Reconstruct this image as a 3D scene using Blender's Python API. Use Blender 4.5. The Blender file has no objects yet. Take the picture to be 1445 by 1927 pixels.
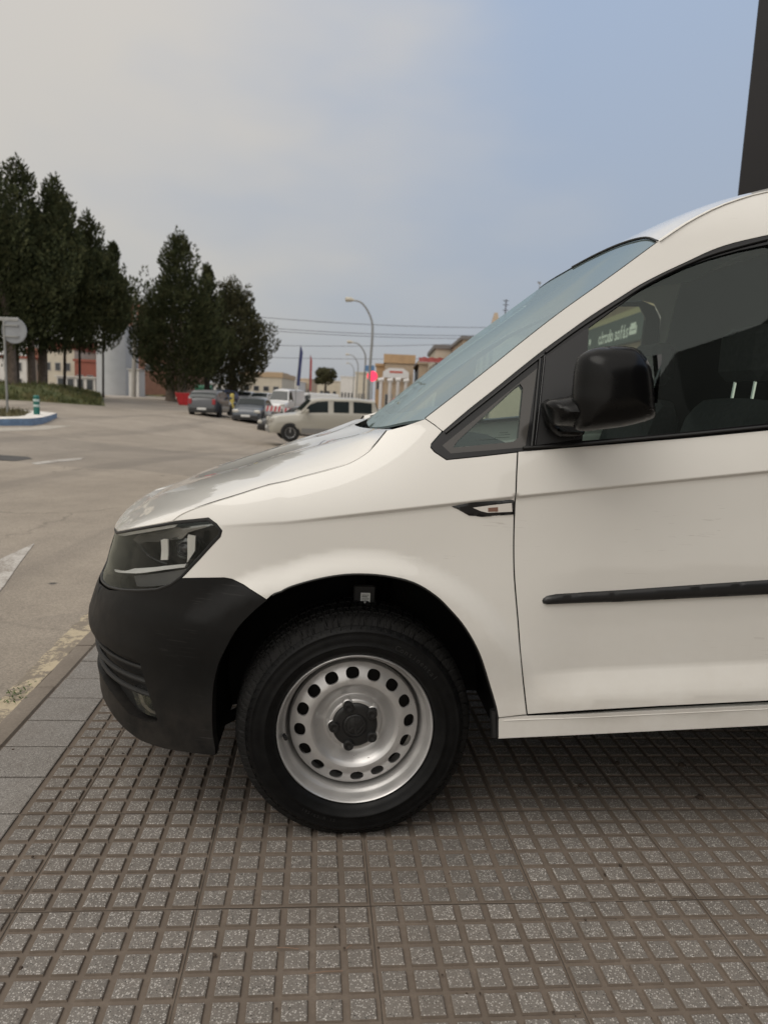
import bpy, math, random
from mathutils import Vector, Matrix
from mathutils.geometry import delaunay_2d_cdt
R=math.radians; pi=math.pi
random.seed(7)
SC=bpy.context.scene; COL=SC.collection
# ---------------------------------------------------------------- camera
IW,IH,F=1445.,1927.,1400.
PITCH,ROLL=.149,.043
CAM=Vector((0,0,1.17))
cf=Vector((0,math.cos(PITCH),-math.sin(PITCH))); r0=Vector((1,0,0)); u0=r0.cross(cf)
cr=math.cos(ROLL)*r0+math.sin(ROLL)*u0; cu=-math.sin(ROLL)*r0+math.cos(ROLL)*u0
cd=bpy.data.cameras.new('camera'); co=bpy.data.objects.new('camera',cd); COL.objects.link(co)
cd.sensor_fit='AUTO'; cd.sensor_width=36; cd.lens=F/IH*36; cd.clip_start=.05; cd.clip_end=3000
cd.dof.use_dof=True; cd.dof.focus_distance=1.95; cd.dof.aperture_fstop=cd.lens/6.0
m=Matrix((cr,cu,-cf)).transposed().to_4x4(); m.translation=CAM; co.matrix_world=m
SC.camera=co
# ---------------------------------------------------------------- light
SUN_EL,SUN_AZ=R(60),R(-135)      # azimuth measured from +Y (ahead) towards +X
sdir=Vector((math.sin(SUN_AZ)*math.cos(SUN_EL),math.cos(SUN_AZ)*math.cos(SUN_EL),math.sin(SUN_EL)))
sl=bpy.data.lights.new('sun','SUN'); sl.energy=1.2; sl.angle=R(50); sl.color=(1,.965,.90)
so=bpy.data.objects.new('sun',sl); COL.objects.link(so)
so.rotation_euler=sdir.to_track_quat('Z','Y').to_euler()
wd=bpy.data.worlds.new('World'); SC.world=wd; wd.use_nodes=True
nt=wd.node_tree; N_=nt.nodes; L_=nt.links; N_.clear()
wo=N_.new('ShaderNodeOutputWorld'); bg=N_.new('ShaderNodeBackground'); L_.new(bg.outputs[0],wo.inputs[0])
sky=N_.new('ShaderNodeTexSky'); sky.sky_type='NISHITA'; sky.sun_disc=False; sky.sun_elevation=SUN_EL; sky.sun_rotation=SUN_AZ
sky.air_density=1.3; sky.dust_density=2.5; sky.ozone_density=1.2
SKYK=.10
bg.inputs[1].default_value=SKYK
tc=N_.new('ShaderNodeTexCoord'); sx=N_.new('ShaderNodeSeparateXYZ'); L_.new(tc.outputs['Generated'],sx.inputs[0])
def wm(op,a,b=None,clamp=False):
    n=N_.new('ShaderNodeMath'); n.operation=op; n.use_clamp=clamp
    for k,v in enumerate((a,b)):
        if v is None: continue
        if isinstance(v,(int,float)): n.inputs[k].default_value=v
        else: L_.new(v,n.inputs[k])
    return n.outputs[0]
def wmix(f,a,b):
    n=N_.new('ShaderNodeMix'); n.data_type='RGBA'
    for k,v in ((0,f),(6,a),(7,b)):
        if isinstance(v,(int,float)): n.inputs[k].default_value=v
        elif isinstance(v,tuple): n.inputs[k].default_value=(*v,1)
        else: L_.new(v,n.inputs[k])
    return n.outputs[2]
def K(c,k=10): return tuple(x*k for x in c)
noi=N_.new('ShaderNodeTexNoise'); noi.inputs['Scale'].default_value=1.6; noi.inputs['Detail'].default_value=4; noi.inputs['Roughness'].default_value=.5
mp=N_.new('ShaderNodeMapping'); mp.inputs['Scale'].default_value=(1,1,2.4); mp.inputs['Location'].default_value=(3.1,0,1.4); L_.new(tc.outputs['Generated'],mp.inputs[0]); L_.new(mp.outputs[0],noi.inputs[0])
# cloud veil: beige grey towards the left, thinning to blue on the right and high up
lr=wm('ADD',wm('MULTIPLY',sx.outputs[0],-1.15),wm('MULTIPLY',wm('SUBTRACT',noi.outputs[0],.5),1.5))
back=wm('MAXIMUM',wm('MULTIPLY',sx.outputs[1],-1),0)
lr=wm('ADD',lr,wm('MULTIPLY',back,1.6))
lr=wm('ADD',lr,wm('MULTIPLY',wm('MAXIMUM',wm('SUBTRACT',sx.outputs[2],.62),0),3))
veil=N_.new('ShaderNodeMapRange'); veil.interpolation_type='SMOOTHSTEP'; L_.new(lr,veil.inputs[0])
veil.inputs[1].default_value=-.34; veil.inputs[2].default_value=.42
el=N_.new('ShaderNodeMapRange'); L_.new(sx.outputs[2],el.inputs[0]); el.inputs[1].default_value=0; el.inputs[2].default_value=.55
CLH,CLL=(.625,.588,.535),(.492,.463,.420)
BLH,BLL=(.355,.445,.60),(.325,.352,.395)
cloud=wmix(el.outputs[0],K(CLL),K(CLH)); blue=wmix(el.outputs[0],K(BLL),K(BLH))
scol=wmix(veil.outputs[0],blue,cloud)
scol=wmix(.90,sky.outputs[0],scol)
mu=N_.new('ShaderNodeVectorMath'); mu.operation='SCALE'; L_.new(scol,mu.inputs[0]); L_.new(wm('ADD',1,wm('MULTIPLY',back,.75)),mu.inputs[3]); scol=mu.outputs[0]
L_.new(scol,bg.inputs[0])
SC.view_settings.view_transform='Standard'; SC.view_settings.look='None'; SC.view_settings.exposure=.18; SC.view_settings.gamma=1
SC.render.engine='CYCLES'; SC.cycles.use_denoising=True; SC.cycles.max_bounces=8; SC.cycles.transparent_max_bounces=24
SC.cycles.sample_clamp_indirect=6
# ---------------------------------------------------------------- helpers
def ray(x,y): return (cf+(x-IW/2)/F*cr-(y-IH/2)/F*cu)
def gnd(x,y,z=0.):
    d=ray(x,y); return CAM+d*((z-CAM.z)/d.z)
def at(x,y,Y):
    d=ray(x,y); return CAM+d*(Y/d.y)
def link(o,parent=None):
    COL.objects.link(o)
    if parent: o.parent=parent
    return o
def tag(o,label=None,cat=None,group=None,kind=None):
    if label: o['label']=label
    if cat: o['category']=cat
    if group: o['group']=group
    if kind: o['kind']=kind
    return o
def empty(name,loc,rz=0,*t,**k):
    o=bpy.data.objects.new(name,None); o.location=loc; o.rotation_euler=(0,0,rz); o.empty_display_size=.2
    link(o); return tag(o,*t,**k)
class MB:
    def __init__(s): s.v=[];s.f=[]
    def add(s,vs,fs):
        b=len(s.v); s.v+=[tuple(v) for v in vs]; s.f+=[tuple(b+i for i in f) for f in fs]; return s
    def box(s,a,b,bev=0):
        x0,y0,z0=a;x1,y1,z1=b
        if bev:
            e=bev; P=[]
            for (sx_,sy_,sz_) in [(i,j,k) for k in (0,1) for j in (0,1) for i in (0,1)]:
                cx,cy,cz=(x1,x0)[1-sx_],(y1,y0)[1-sy_],(z1,z0)[1-sz_]
                ex,ey,ez=(-e if sx_ else e),(-e if sy_ else e),(-e if sz_ else e)
                P.append([(cx,cy+ey,cz+ez),(cx+ex,cy,cz+ez),(cx+ex,cy+ey,cz)])
            b0=len(s.v); s.v+=[q for p in P for q in p]
            I=lambda c,a:b0+c*3+a
            s.f+=[(I(0,0),I(4,0),I(6,0),I(2,0)),(I(1,0),I(3,0),I(7,0),I(5,0)),(I(0,1),I(1,1),I(5,1),I(4,1)),(I(2,1),I(6,1),I(7,1),I(3,1)),(I(0,2),I(2,2),I(3,2),I(1,2)),(I(4,2),I(5,2),I(7,2),I(6,2))]
            s.f+=[(I(0,0),I(2,0),I(2,1),I(0,1))] if 0 else []
            E=[(0,1,0),(2,3,0),(4,5,0),(6,7,0),(0,2,1),(1,3,1),(4,6,1),(5,7,1),(0,4,2),(1,5,2),(2,6,2),(3,7,2)]
            for p,q,ax in E:
                o=[k for k in range(3) if k!=ax]; s.f.append((I(p,o[0]),I(q,o[0]),I(q,o[1]),I(p,o[1])))
            for c in range(8): s.f.append((I(c,0),I(c,1),I(c,2)))
            return s
        s.add([(x0,y0,z0),(x1,y0,z0),(x1,y1,z0),(x0,y1,z0),(x0,y0,z1),(x1,y0,z1),(x1,y1,z1),(x0,y1,z1)],[(0,3,2,1),(4,5,6,7),(0,1,5,4),(1,2,6,5),(2,3,7,6),(3,0,4,7)]); return s
    def tube(s,pts,r,n=8,cap=True):
        pts=[Vector(p) for p in pts]; rs=r if isinstance(r,(list,tuple)) else [r]*len(pts)
        b=len(s.v); up=None
        for i,p in enumerate(pts):
            t=(pts[min(i+1,len(pts)-1)]-pts[max(i-1,0)]).normalized()
            if up is None: up=Vector((0,0,1)) if abs(t.z)<.9 else Vector((1,0,0))
            x=t.cross(up).normalized(); y=x.cross(t).normalized(); up=y
            for k in range(n):
                a=2*pi*k/n; s.v.append(tuple(p+rs[i]*(math.cos(a)*x+math.sin(a)*y)))
        for i in range(len(pts)-1):
            for k in range(n):
                k2=(k+1)%n; s.f.append((b+i*n+k,b+i*n+k2,b+(i+1)*n+k2,b+(i+1)*n+k))
        if cap: s.f.append(tuple(b+k for k in range(n))[::-1]); s.f.append(tuple(b+(len(pts)-1)*n+k for k in range(n)))
        return s
    def lathe(s,prof,n=48,axis='y',c=(0,0,0)):
        b=len(s.v)
        for (r,h) in prof:
            for k in range(n):
                a=2*pi*k/n; x,z=r*math.cos(a),r*math.sin(a)
                s.v.append((c[0]+x,c[1]+h,c[2]+z) if axis=='y' else (c[0]+x,c[1]+z,c[2]+h))
        for i in range(len(prof)-1):
            for k in range(n):
                k2=(k+1)%n; q=(b+i*n+k,b+i*n+k2,b+(i+1)*n+k2,b+(i+1)*n+k)
                s.f.append(q if axis=='y' else q[::-1])
        return s
    def grid(s,fn,nu,nv):
        b=len(s.v)
        for i in range(nu+1):
            for j in range(nv+1): s.v.append(tuple(fn(i/nu,j/nv)))
        for i in range(nu):
            for j in range(nv):
                a=b+i*(nv+1)+j; s.f.append((a,a+1,a+nv+2,a+nv+1))
        return s
    def prism(s,poly,h0,h1,ax='z'):
        n=len(poly)
        def P(p,h): return {'z':(p[0],p[1],h),'y':(p[0],h,p[1]),'x':(h,p[0],p[1])}[ax]
        s.add([P(p,h0) for p in poly]+[P(p,h1) for p in poly],[tuple(range(n))[::-1],tuple(range(n,2*n))]+[(i,(i+1)%n,n+(i+1)%n,n+i) for i in range(n)]); return s
    def build(s,name,m,parent=None,smooth=True,loc=None,sharp=35,fix=False,nrm=None):
        me=bpy.data.meshes.new(name); me.from_pydata(s.v,[],s.f); me.validate()
        if fix:
            import bmesh
            b=bmesh.new(); b.from_mesh(me); bmesh.ops.recalc_face_normals(b,faces=b.faces); b.to_mesh(me); b.free()
        if smooth:
            for p in me.polygons: p.use_smooth=True
            try: me.set_sharp_from_angle(angle=R(sharp))
            except Exception: pass
        if nrm is not None and len(nrm)==len(me.vertices): me.normals_split_custom_set_from_vertices(nrm)
        o=bpy.data.objects.new(name,me); me.materials.append(m)
        if loc is not None: o.location=loc
        return link(o,parent)
def copy_tree(o,parent=None):
    c=o.copy(); COL.objects.link(c); c.parent=parent
    for ch in [x for x in bpy.data.objects if x.parent==o and x!=c]: copy_tree(ch,c)
    return c
def itp(x,xs,ys):
    if x<=xs[0]: return ys[0]
    for i in range(len(xs)-1):
        if x<=xs[i+1]: return ys[i]+(ys[i+1]-ys[i])*(x-xs[i])/(xs[i+1]-xs[i])
    return ys[-1]
def ss(a,b,x):
    t=min(1,max(0,(x-a)/(b-a))); return t*t*(3-2*t)
def cat(pts,n=6,closed=False):
    """Catmull-Rom through the points"""
    P=[Vector(p) for p in pts]; out=[]; m=len(P)
    for i in range(m if closed else m-1):
        p1,p2=P[i],P[(i+1)%m]; p0=P[(i-1)%m] if (closed or i>0) else p1*2-p2; p3=P[(i+2)%m] if (closed or i<m-2) else p2*2-p1
        for k in range(n):
            t=k/n; out.append(.5*((2*p1)+(p2-p0)*t+(2*p0-5*p1+4*p2-p3)*t*t+(3*p1-p0-3*p2+p3)*t**3))
    if not closed: out.append(P[-1])
    return out
# ---------------------------------------------------------------- materials
class NT:
    def __init__(s,name):
        s.m=bpy.data.materials.new(name); s.m.use_nodes=True; s.n=s.m.node_tree.nodes; s.l=s.m.node_tree.links
        s.b=s.n['Principled BSDF']; s.o=s.n['Material Output']
        s.tc=s.n.new('ShaderNodeTexCoord')
    def set(s,k,v):
        i=s.b.inputs[k]
        if hasattr(v,'node'): s.l.new(v,i)
        else: i.default_value=(*v,1) if isinstance(v,tuple) and len(v)==3 else v
    def noise(s,sc,det=4,ro=.5,co='Object',dist=0,vec=None):
        n=s.n.new('ShaderNodeTexNoise'); n.inputs['Scale'].default_value=sc; n.inputs['Detail'].default_value=det; n.inputs['Roughness'].default_value=ro; n.inputs['Distortion'].default_value=dist
        s.l.new(vec or s.tc.outputs[co],n.inputs[0]); return n.outputs[0]
    def mapping(s,scale,co='Object',rot=(0,0,0)):
        n=s.n.new('ShaderNodeMapping'); n.inputs['Scale'].default_value=scale; n.inputs['Rotation'].default_value=rot; s.l.new(s.tc.outputs[co],n.inputs[0]); return n.outputs[0]
    def vor(s,sc,feat='F1',out='Distance',co='Object',vec=None):
        n=s.n.new('ShaderNodeTexVoronoi'); n.feature=feat; n.inputs['Scale'].default_value=sc; s.l.new(vec or s.tc.outputs[co],n.inputs[0]); return n.outputs[out]
    def ramp(s,f,st,interp='LINEAR'):
        n=s.n.new('ShaderNodeValToRGB'); n.color_ramp.interpolation=interp; e=n.color_ramp.elements
        while len(e)<len(st): e.new(.5)
        for k,(p,c) in enumerate(st): e[k].position=p; e[k].color=(*c,1) if isinstance(c,tuple) else (c,c,c,1)
        s.l.new(f,n.inputs[0]); return n.outputs[0]
    def mr(s,f,a,b,c=0,d=1,smooth=False):
        n=s.n.new('ShaderNodeMapRange'); s.l.new(f,n.inputs[0])
        if smooth: n.interpolation_type='SMOOTHSTEP'
        for k,v in zip((1,2,3,4),(a,b,c,d)): n.inputs[k].default_value=v
        return n.outputs[0]
    def math(s,op,a,b=None,clamp=False):
        n=s.n.new('ShaderNodeMath'); n.operation=op; n.use_clamp=clamp
        for k,v in enumerate((a,b)):
            if v is None: continue
            if isinstance(v,(int,float)): n.inputs[k].default_value=v
            else: s.l.new(v,n.inputs[k])
        return n.outputs[0]
    def mix(s,f,a,b,mode='MIX'):
        n=s.n.new('ShaderNodeMix'); n.data_type='RGBA'; n.blend_type=mode
        for k,v in ((0,f),(6,a),(7,b)):
            if isinstance(v,(int,float)): n.inputs[k].default_value=v
            elif isinstance(v,tuple): n.inputs[k].default_value=(*v,1)
            else: s.l.new(v,n.inputs[k])
        return n.outputs[2]
    def bump(s,h,st,dist=.01):
        n=s.n.new('ShaderNodeBump'); n.inputs['Strength'].default_value=st; n.inputs['Distance'].default_value=dist; s.l.new(h,n.inputs['Height']); s.l.new(n.outputs[0],s.b.inputs['Normal'])
    def sep(s,co='Object'):
        n=s.n.new('ShaderNodeSeparateXYZ'); s.l.new(s.tc.outputs[co],n.inputs[0]); return n.outputs
MC={}
def mat(name,col,rough=.5,metal=0,coat=0,var=.0,vs=8,spec=.5,bump=0,bs=200,crough=.05):
    if name in MC: return MC[name]
    t=NT(name); t.set('Roughness',rough); t.set('Metallic',metal); t.set('Coat Weight',coat); t.set('Coat Roughness',crough); t.set('Specular IOR Level',spec)
    if var:
        f=t.noise(vs,5,.6); t.set('Base Color',t.mix(t.mr(f,.3,.7),tuple(c*(1-var) for c in col),tuple(min(1,c*(1+var)) for c in col)))
    else: t.set('Base Color',col)
    if bump: t.bump(t.noise(bs,3,.6),bump,.002)
    MC[name]=t.m; return t.m
def emit(name,col,st):
    t=NT(name); t.set('Base Color',col); t.set('Emission Color',col); t.set('Emission Strength',st); return t.m
def glass(name,tint,ior=1.5,refl=1.0,haze=0.,hz=(.5,.55,.55)):
    """thin sheet: tinted see-through mixed with a Fresnel mirror and a pale diffuse film that paints in sheen"""
    t=NT(name); n,l=t.n,t.l
    tr=n.new('ShaderNodeBsdfTransparent'); tr.inputs[0].default_value=(*tint,1)
    gl=n.new('ShaderNodeBsdfGlossy'); gl.inputs['Roughness'].default_value=.01; gl.inputs[0].default_value=(.90,1,.97,1)
    fr=n.new('ShaderNodeFresnel'); fr.inputs[0].default_value=ior
    f=t.math('MULTIPLY',fr.outputs[0],refl,True)
    mx=n.new('ShaderNodeMixShader'); l.new(f,mx.inputs[0]); l.new(tr.outputs[0],mx.inputs[1]); l.new(gl.outputs[0],mx.inputs[2])
    last=mx.outputs[0]
    if haze:
        df=n.new('ShaderNodeBsdfDiffuse'); df.inputs[0].default_value=(*hz,1)
        m2=n.new('ShaderNodeMixShader'); l.new(t.math('MULTIPLY',t.mr(t.noise(4,4,.6),.3,.75,.4,1),haze),m2.inputs[0]); l.new(last,m2.inputs[1]); l.new(df.outputs[0],m2.inputs[2]); last=m2.outputs[0]
    l.new(last,t.o.inputs[0]); return t.m
def paint_white():
    t=NT('white_paint')
    big=t.noise(2.2,4,.6); fine=t.noise(60,4,.7)
    base=t.mix(t.mr(big,.35,.7),(.745,.724,.68),(.785,.764,.72))
    dust=t.math('MULTIPLY',t.mr(t.sep()[2],.75,.30,0,1,True),t.mr(t.noise(9,6,.7),.35,.75))
    base=t.mix(t.math('MULTIPLY',dust,.28),base,(.50,.44,.37))
    sc=t.noise(1.0,3,.5,vec=t.mapping((14,14,260))); patch=t.noise(3.1,2,.5)
    mk=t.math('MULTIPLY',t.mr(sc,.66,.70),t.mr(patch,.60,.66))
    base=t.mix(t.math('MULTIPLY',mk,.35),base,(.42,.38,.34))
    t.set('Base Color',base); t.set('Roughness',t.mr(fine,.3,.7,.32,.42)); t.set('Coat Weight',1.); t.set('Coat Roughness',t.mr(t.noise(25,5,.6),.3,.7,.015,.05)); t.set('Coat IOR',1.5)
    t.set('Specular IOR Level',.2)
    return t.m
def plastic_black():
    t=NT('black_bumper_plastic'); a=t.noise(6,4,.6)
    t.set('Base Color',t.mix(t.mr(a,.3,.7),(.005,.005,.005),(.009,.0088,.0086)));
    dz_=t.math('MULTIPLY',t.mr(t.sep()[2],.48,.25,0,1,True),t.mr(t.noise(11,6,.7),.35,.75)); scr=t.math('MULTIPLY',t.mr(t.noise(1,3,.5,vec=t.mapping((9,9,330))),.64,.69),t.mr(t.noise(4.3,2,.5),.55,.62))
    bb=t.mix(t.math('MULTIPLY',dz_,.5),t.mix(t.mr(a,.3,.7),(.005,.005,.005),(.009,.0088,.0086)),(.055,.047,.040)); t.set('Base Color',t.mix(t.math('MULTIPLY',scr,.5),bb,(.06,.058,.055))); t.set('Roughness',t.mr(t.noise(18,4,.6),.3,.7,.42,.56)); t.set('Specular IOR Level',.22)
    t.bump(t.noise(900,2,.5),.12,.0006); return t.m
WHITE=paint_white(); PLAS=plastic_black()
TRIM=mat('black_gloss_trim',(.008,.008,.009),.22,spec=.5); RUB=mat('rubber_seal',(.010,.010,.010),.5)
DARK=mat('black_underside',(.002,.002,.002),.9,spec=.1)
LINER=mat('wheel_arch_liner',(.006,.006,.006),.8,spec=.15,bump=.3,bs=60)
GLS=glass('side_window_glass',(.76,.84,.79),1.5,1.15,.03,(.3,.34,.32))
WSG=glass('windshield_glass',(.60,.72,.70),1.38,.60,.30,(.24,.30,.305))  # sky sheen is painted in as a pale teal diffuse film
# ================================================================ THE VAN (x: towards its rear, y: across, away from the viewer, z: up; origin under the front hub)
YC=.857; VT=R(4); VO=Vector((-.0505,1.868,0)); VM=Matrix.Translation(VO)@Matrix.Rotation(VT,4,'Z')
def zc(s): return itp(s,[-.5,-.347,.377,1.025,3.6],[.82,.842,.948,1.036,1.25])
def yside(s,z):
    h=z-zc(s); zt=z-.064*(s-.38)
    if h<0:
        y=-.045+.007*ss(0,-.010,h)*ss(-.35,.1,s)-.004*ss(-.1,-.3,h)
        y+=itp(zt,[.2,.34,.373,.405,.43,.475,.60,.75],[.004,-.004,-.010,-.010,-.002,.016,.012,0])*ss(.40,.62,s)
    else:
        k=3.0-2.65*ss(-.25,.25,s); hh=min(h,.2)
        y=-.045+.18*hh+k*hh*hh
        if h>.2: y+=(h-.2)*(.32+(k-.35)*.106)
        if h>.62: y+=1.6*(h-.62)**2
    r=math.hypot(s,z-.30)
    y-=.020*(1-ss(.435,.50,r))*ss(.40,.60,z)*(1-ss(-.005,.015,h))
    return y
NS=2.6; W0=-.20; LW=.95
ZZ=[.26,.32,.36,.40,.44,.50,.58,.64,.68,.72,.76,.80,.86,.95]
LF=[.826,.83,.839,.849,.857,.861,.833,.805,.795,.782,.773,.772,.77,.775]
def S(w,z):
    if w>=W0: return Vector((w,yside(w,z),z))
    a=min(1,(W0-w)/LW)*pi/2
    ys=yside(max(w,-.45) if z>.6 else W0,z)
    return Vector((W0-(itp(z,ZZ,LF)+W0)*math.sin(a)**(2/NS),YC-(YC-ys)*max(0,math.cos(a))**(2/NS),z))
def pxl(P):
    d=VM@Vector(P)-CAM; q=d.dot(cf); return (IW/2+F*d.dot(cr)/q, IH/2-F*d.dot(cu)/q)
def SN(w,z,sf=S):
    e=.002; a=sf(w+e,z)-sf(w-e,z); b=sf(w,z+e)-sf(w,z-e); n=b.cross(a)
    return n.normalized() if n.length>1e-12 else Vector((0,1,0))   # points inwards (+y)
def inv(px,py,g=None,sf=S):
    """the point of the van's side that lies at this spot of the survey drawing"""
    if g is None:
        d=VM.to_3x3().inverted()@ray(px,py); c=VM.inverted()@CAM; t=-c.y/d.y; P=c+d*t; g=(max(P.x,-.75),P.z)
    w,z=g
    for _ in range(40):
        p=pxl(sf(w,z)); ex,ey=px-p[0],py-p[1]
        if abs(ex)+abs(ey)<.02: break
        e=1e-4; a=pxl(sf(w+e,z)); b=pxl(sf(w,z+e))
        j=((a[0]-p[0])/e,(b[0]-p[0])/e,(a[1]-p[1])/e,(b[1]-p[1])/e); D=j[0]*j[3]-j[1]*j[2]
        if abs(D)<1: D=1 if D>=0 else -1
        dw=(ex*j[3]-ey*j[1])/D; dz=(ey*j[0]-ex*j[2])/D; k=min(1,.06/max(1e-9,abs(dw),abs(dz)))
        w+=dw*k; z+=dz*k; w=max(w,W0-LW+.02)
    return (w,z)
def wz(pts,g=None):
    out=[]
    for p in pts:
        q=inv(*p); out.append(q)
    return out
def resamp(poly,res,closed=True):
    out=[]; n=len(poly)
    for i in range(n if closed else n-1):
        a,b=poly[i],poly[(i+1)%n]; L=math.hypot(b[0]-a[0],b[1]-a[1]); k=max(1,int(L/res))
        for j in range(k): out.append((a[0]+(b[0]-a[0])*j/k,a[1]+(b[1]-a[1])*j/k))
    if not closed: out.append(tuple(poly[-1]))
    return out
def pip(x,y,P):
    c=False; n=len(P); j=n-1
    for i in range(n):
        if (P[i][1]>y)!=(P[j][1]>y) and x<(P[j][0]-P[i][0])*(y-P[i][1])/(P[j][1]-P[i][1])+P[i][0]: c=not c
        j=i
    return c
def area(P): return .5*sum(P[i-1][0]*P[i][1]-P[i][0]*P[i-1][1] for i in range(len(P)))
def inset(P,d):
    """shift a closed polygon's edge inwards by d"""
    if area(P)<0: P=P[::-1]
    n=len(P); out=[]
    for i in range(n):
        a,b,c=P[i-1],P[i],P[(i+1)%n]
        n1=Vector((a[1]-b[1],b[0]-a[0])); n2=Vector((b[1]-c[1],c[0]-b[0]))
        if n1.length<1e-9 or n2.length<1e-9: out.append(b); continue
        n1.normalize(); n2.normalize(); m_=n1+n2
        if m_.length<.3: m_=n1
        m_=m_.normalized(); k=d/max(.45,m_.dot(n1)); out.append((b[0]+m_.x*k,b[1]+m_.y*k))
    return out
def distp(x,y,P):
    best=1e9
    for i in range(len(P)):
        a,b=P[i-1],P[i]; dx,dy=b[0]-a[0],b[1]-a[1]; L=dx*dx+dy*dy
        t=0 if L==0 else max(0,min(1,((x-a[0])*dx+(y-a[1])*dy)/L)); d=(x-a[0]-t*dx)**2+(y-a[1]-t*dy)**2
        if d<best: best=d
    return math.sqrt(best)
def tri(outline,holes,res,ring=.0035,feat=None):
    loops=[outline]+holes; V=[];E=[];B=[]
    for lp in loops:
        b=len(V); V+=lp; E+=[(b+i,b+(i+1)%len(lp)) for i in range(len(lp))]; B.append(range(b,b+len(lp)))
    nb=len(V)
    if ring:
        for k,lp in enumerate(loops):
            V+=[q for q in inset(lp,ring if k==0 else -ring) if pip(q[0],q[1],outline) and not any(pip(q[0],q[1],h) for h in holes)]
    fl_=[]
    if feat:
        for (fn,ds) in feat:
            x=min(p[0] for p in outline)
            while x<max(p[0] for p in outline):
                for d in ds:
                    q=(x,fn(x)+d)
                    if pip(q[0],q[1],outline) and not any(pip(q[0],q[1],h) for h in holes) and min(distp(q[0],q[1],l) for l in loops)>.0045: V.append(q)
                x+=.009
        fl_=[(fn,min(ds)-.006,max(ds)+.006) for fn,ds in feat]
    xs=[p[0] for p in outline]; ys=[p[1] for p in outline]
    nx=int((max(xs)-min(xs))/res)+1; ny=int((max(ys)-min(ys))/(res*.866))+1
    for j in range(ny):
        for i in range(nx):
            x=min(xs)+(i+.5+.5*(j%2))*res; y=min(ys)+(j+.5)*res*.866
            if any(fn(x)+a<y<fn(x)+b for fn,a,b in fl_): continue
            if pip(x,y,outline) and not any(pip(x,y,h) for h in holes) and min(distp(x,y,l) for l in loops)>res*.55: V.append((x,y))
    vo,eo,fo,ov,_,_=delaunay_2d_cdt([Vector(v) for v in V],E,[],0,1e-6)
    fs=[]
    for f in fo:
        cx=sum(vo[i].x for i in f)/len(f); cy=sum(vo[i].y for i in f)/len(f)
        if pip(cx,cy,outline) and not any(pip(cx,cy,h) for h in holes): fs.append(tuple(f))
    bset=set()
    for k,o in enumerate(ov):
        if any(i<nb for i in o): bset.add(k)
    return vo,fs,bset
def panel(name,outline,m,parent,holes=(),res=.022,off=0,gap=.0,skirt=.012,mirror='copy',sf=S,pill=0,label=None,feat=None):
    o=resamp(outline,.012); 
    if gap: o=inset(o,gap)
    if area(o)<0: o=o[::-1]
    hs=[]
    for h in holes:
        h=resamp(h,.012)
        if area(h)<0: h=h[::-1]
        hs.append(h)
    vo,fs,bs=tri(o,hs,res,feat=feat)
    V=[]; NR=[]
    for k,v in enumerate(vo):
        n=SN(v.x,v.y,sf); d=off+(.0016 if (k in bs and skirt) else 0)
        if pill:
            q=min(1,distp(v.x,v.y,o)/pill[1]); d-=pill[0]*math.sqrt(max(0,1-(1-q)**2))
        V.append(sf(v.x,v.y)+n*d); NR.append(-n)
    F2=[]
    for f in fs:
        a,b,c=V[f[0]],V[f[1]],V[f[2]]
        F2.append(f if (b-a).cross(c-a).dot(Vector((0,-1,0))+Vector((-.6,0,0)))>0 or True else f[::-1])
    mb=MB(); 
    if skirt:
        ec={}
        for f in fs:
            for i in range(len(f)):
                e=(f[i],f[(i+1)%len(f)]); ec[e]=ec.get(e,0)+1
        be=[e for e in ec if (e[1],e[0]) not in ec]
        mp_={}
        for e in be:
            for i in e:
                if i not in mp_:
                    v=vo[i]; n=SN(v.x,v.y,sf); mp_[i]=(len(V)+2*len(mp_)); 
        ex=[None]*(2*len(mp_))
        for i,k in mp_.items():
            v=vo[i]; n=SN(v.x,v.y,sf); ex[k-len(V)]=V[i].copy(); ex[k-len(V)+1]=V[i]+n*skirt
        sf_=[(mp_[a],mp_[a]+1,mp_[b]+1,mp_[b]) for a,b in be]
        V=V+ex; F2=F2+sf_
    mb.v=[tuple(v) for v in V]; mb.f=F2
    if mirror=='same':
        b=len(mb.v); mb.v+=[(x,2*YC-y,z) for x,y,z in mb.v]; mb.f+=[tuple(b+i for i in f)[::-1] for f in F2]
    nv=None
    if not pill:
        if skirt:
            ex2=[None]*(len(V)-len(NR))
            for i,k in mp_.items():
                w_=ov_n(vo,i,be,sf); ex2[k-len(NR)]=w_; ex2[k-len(NR)+1]=w_
            NR=NR+ex2
        nv=[tuple(x) for x in NR]
        if mirror=='same': nv=nv+[(x,-y,z) for x,y,z in nv]
    ob=mb.build(name,m,parent,sharp=50,nrm=nv)
    if label: ob['label']=label
    if mirror=='copy':
        mc=MB(); mc.v=[(x,2*YC-y,z) for x,y,z in mb.v]; mc.f=[f[::-1] for f in mb.f]; o2=mc.build(name,m,parent if parent.type=='EMPTY' else TW.get(parent.name,parent),sharp=50,nrm=None if nv is None else [(x,-y,z) for x,y,z in nv])
        TW[ob.name]=o2
    return ob
TW={}
def ov_n(vo,i,be,sf):
    # outward direction along the surface at a rim point (for the turned-in edge)
    acc=Vector((0,0,0))
    if not hasattr(ov_n,'c') or ov_n.k!=id(be):
        ov_n.k=id(be); ov_n.c={}
        for a,b in be: ov_n.c.setdefault(a,[]).append((a,b)); ov_n.c.setdefault(b,[]).append((a,b))
    for a,b in ov_n.c[i]:
        A,B=sf(vo[a].x,vo[a].y),sf(vo[b].x,vo[b].y); n=SN(vo[i].x,vo[i].y,sf); t=B-A
        if t.length>1e-9: acc+=t.normalized().cross(-n)
    return tuple(acc.normalized()) if acc.length>1e-6 else (0,-1,0)
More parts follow.
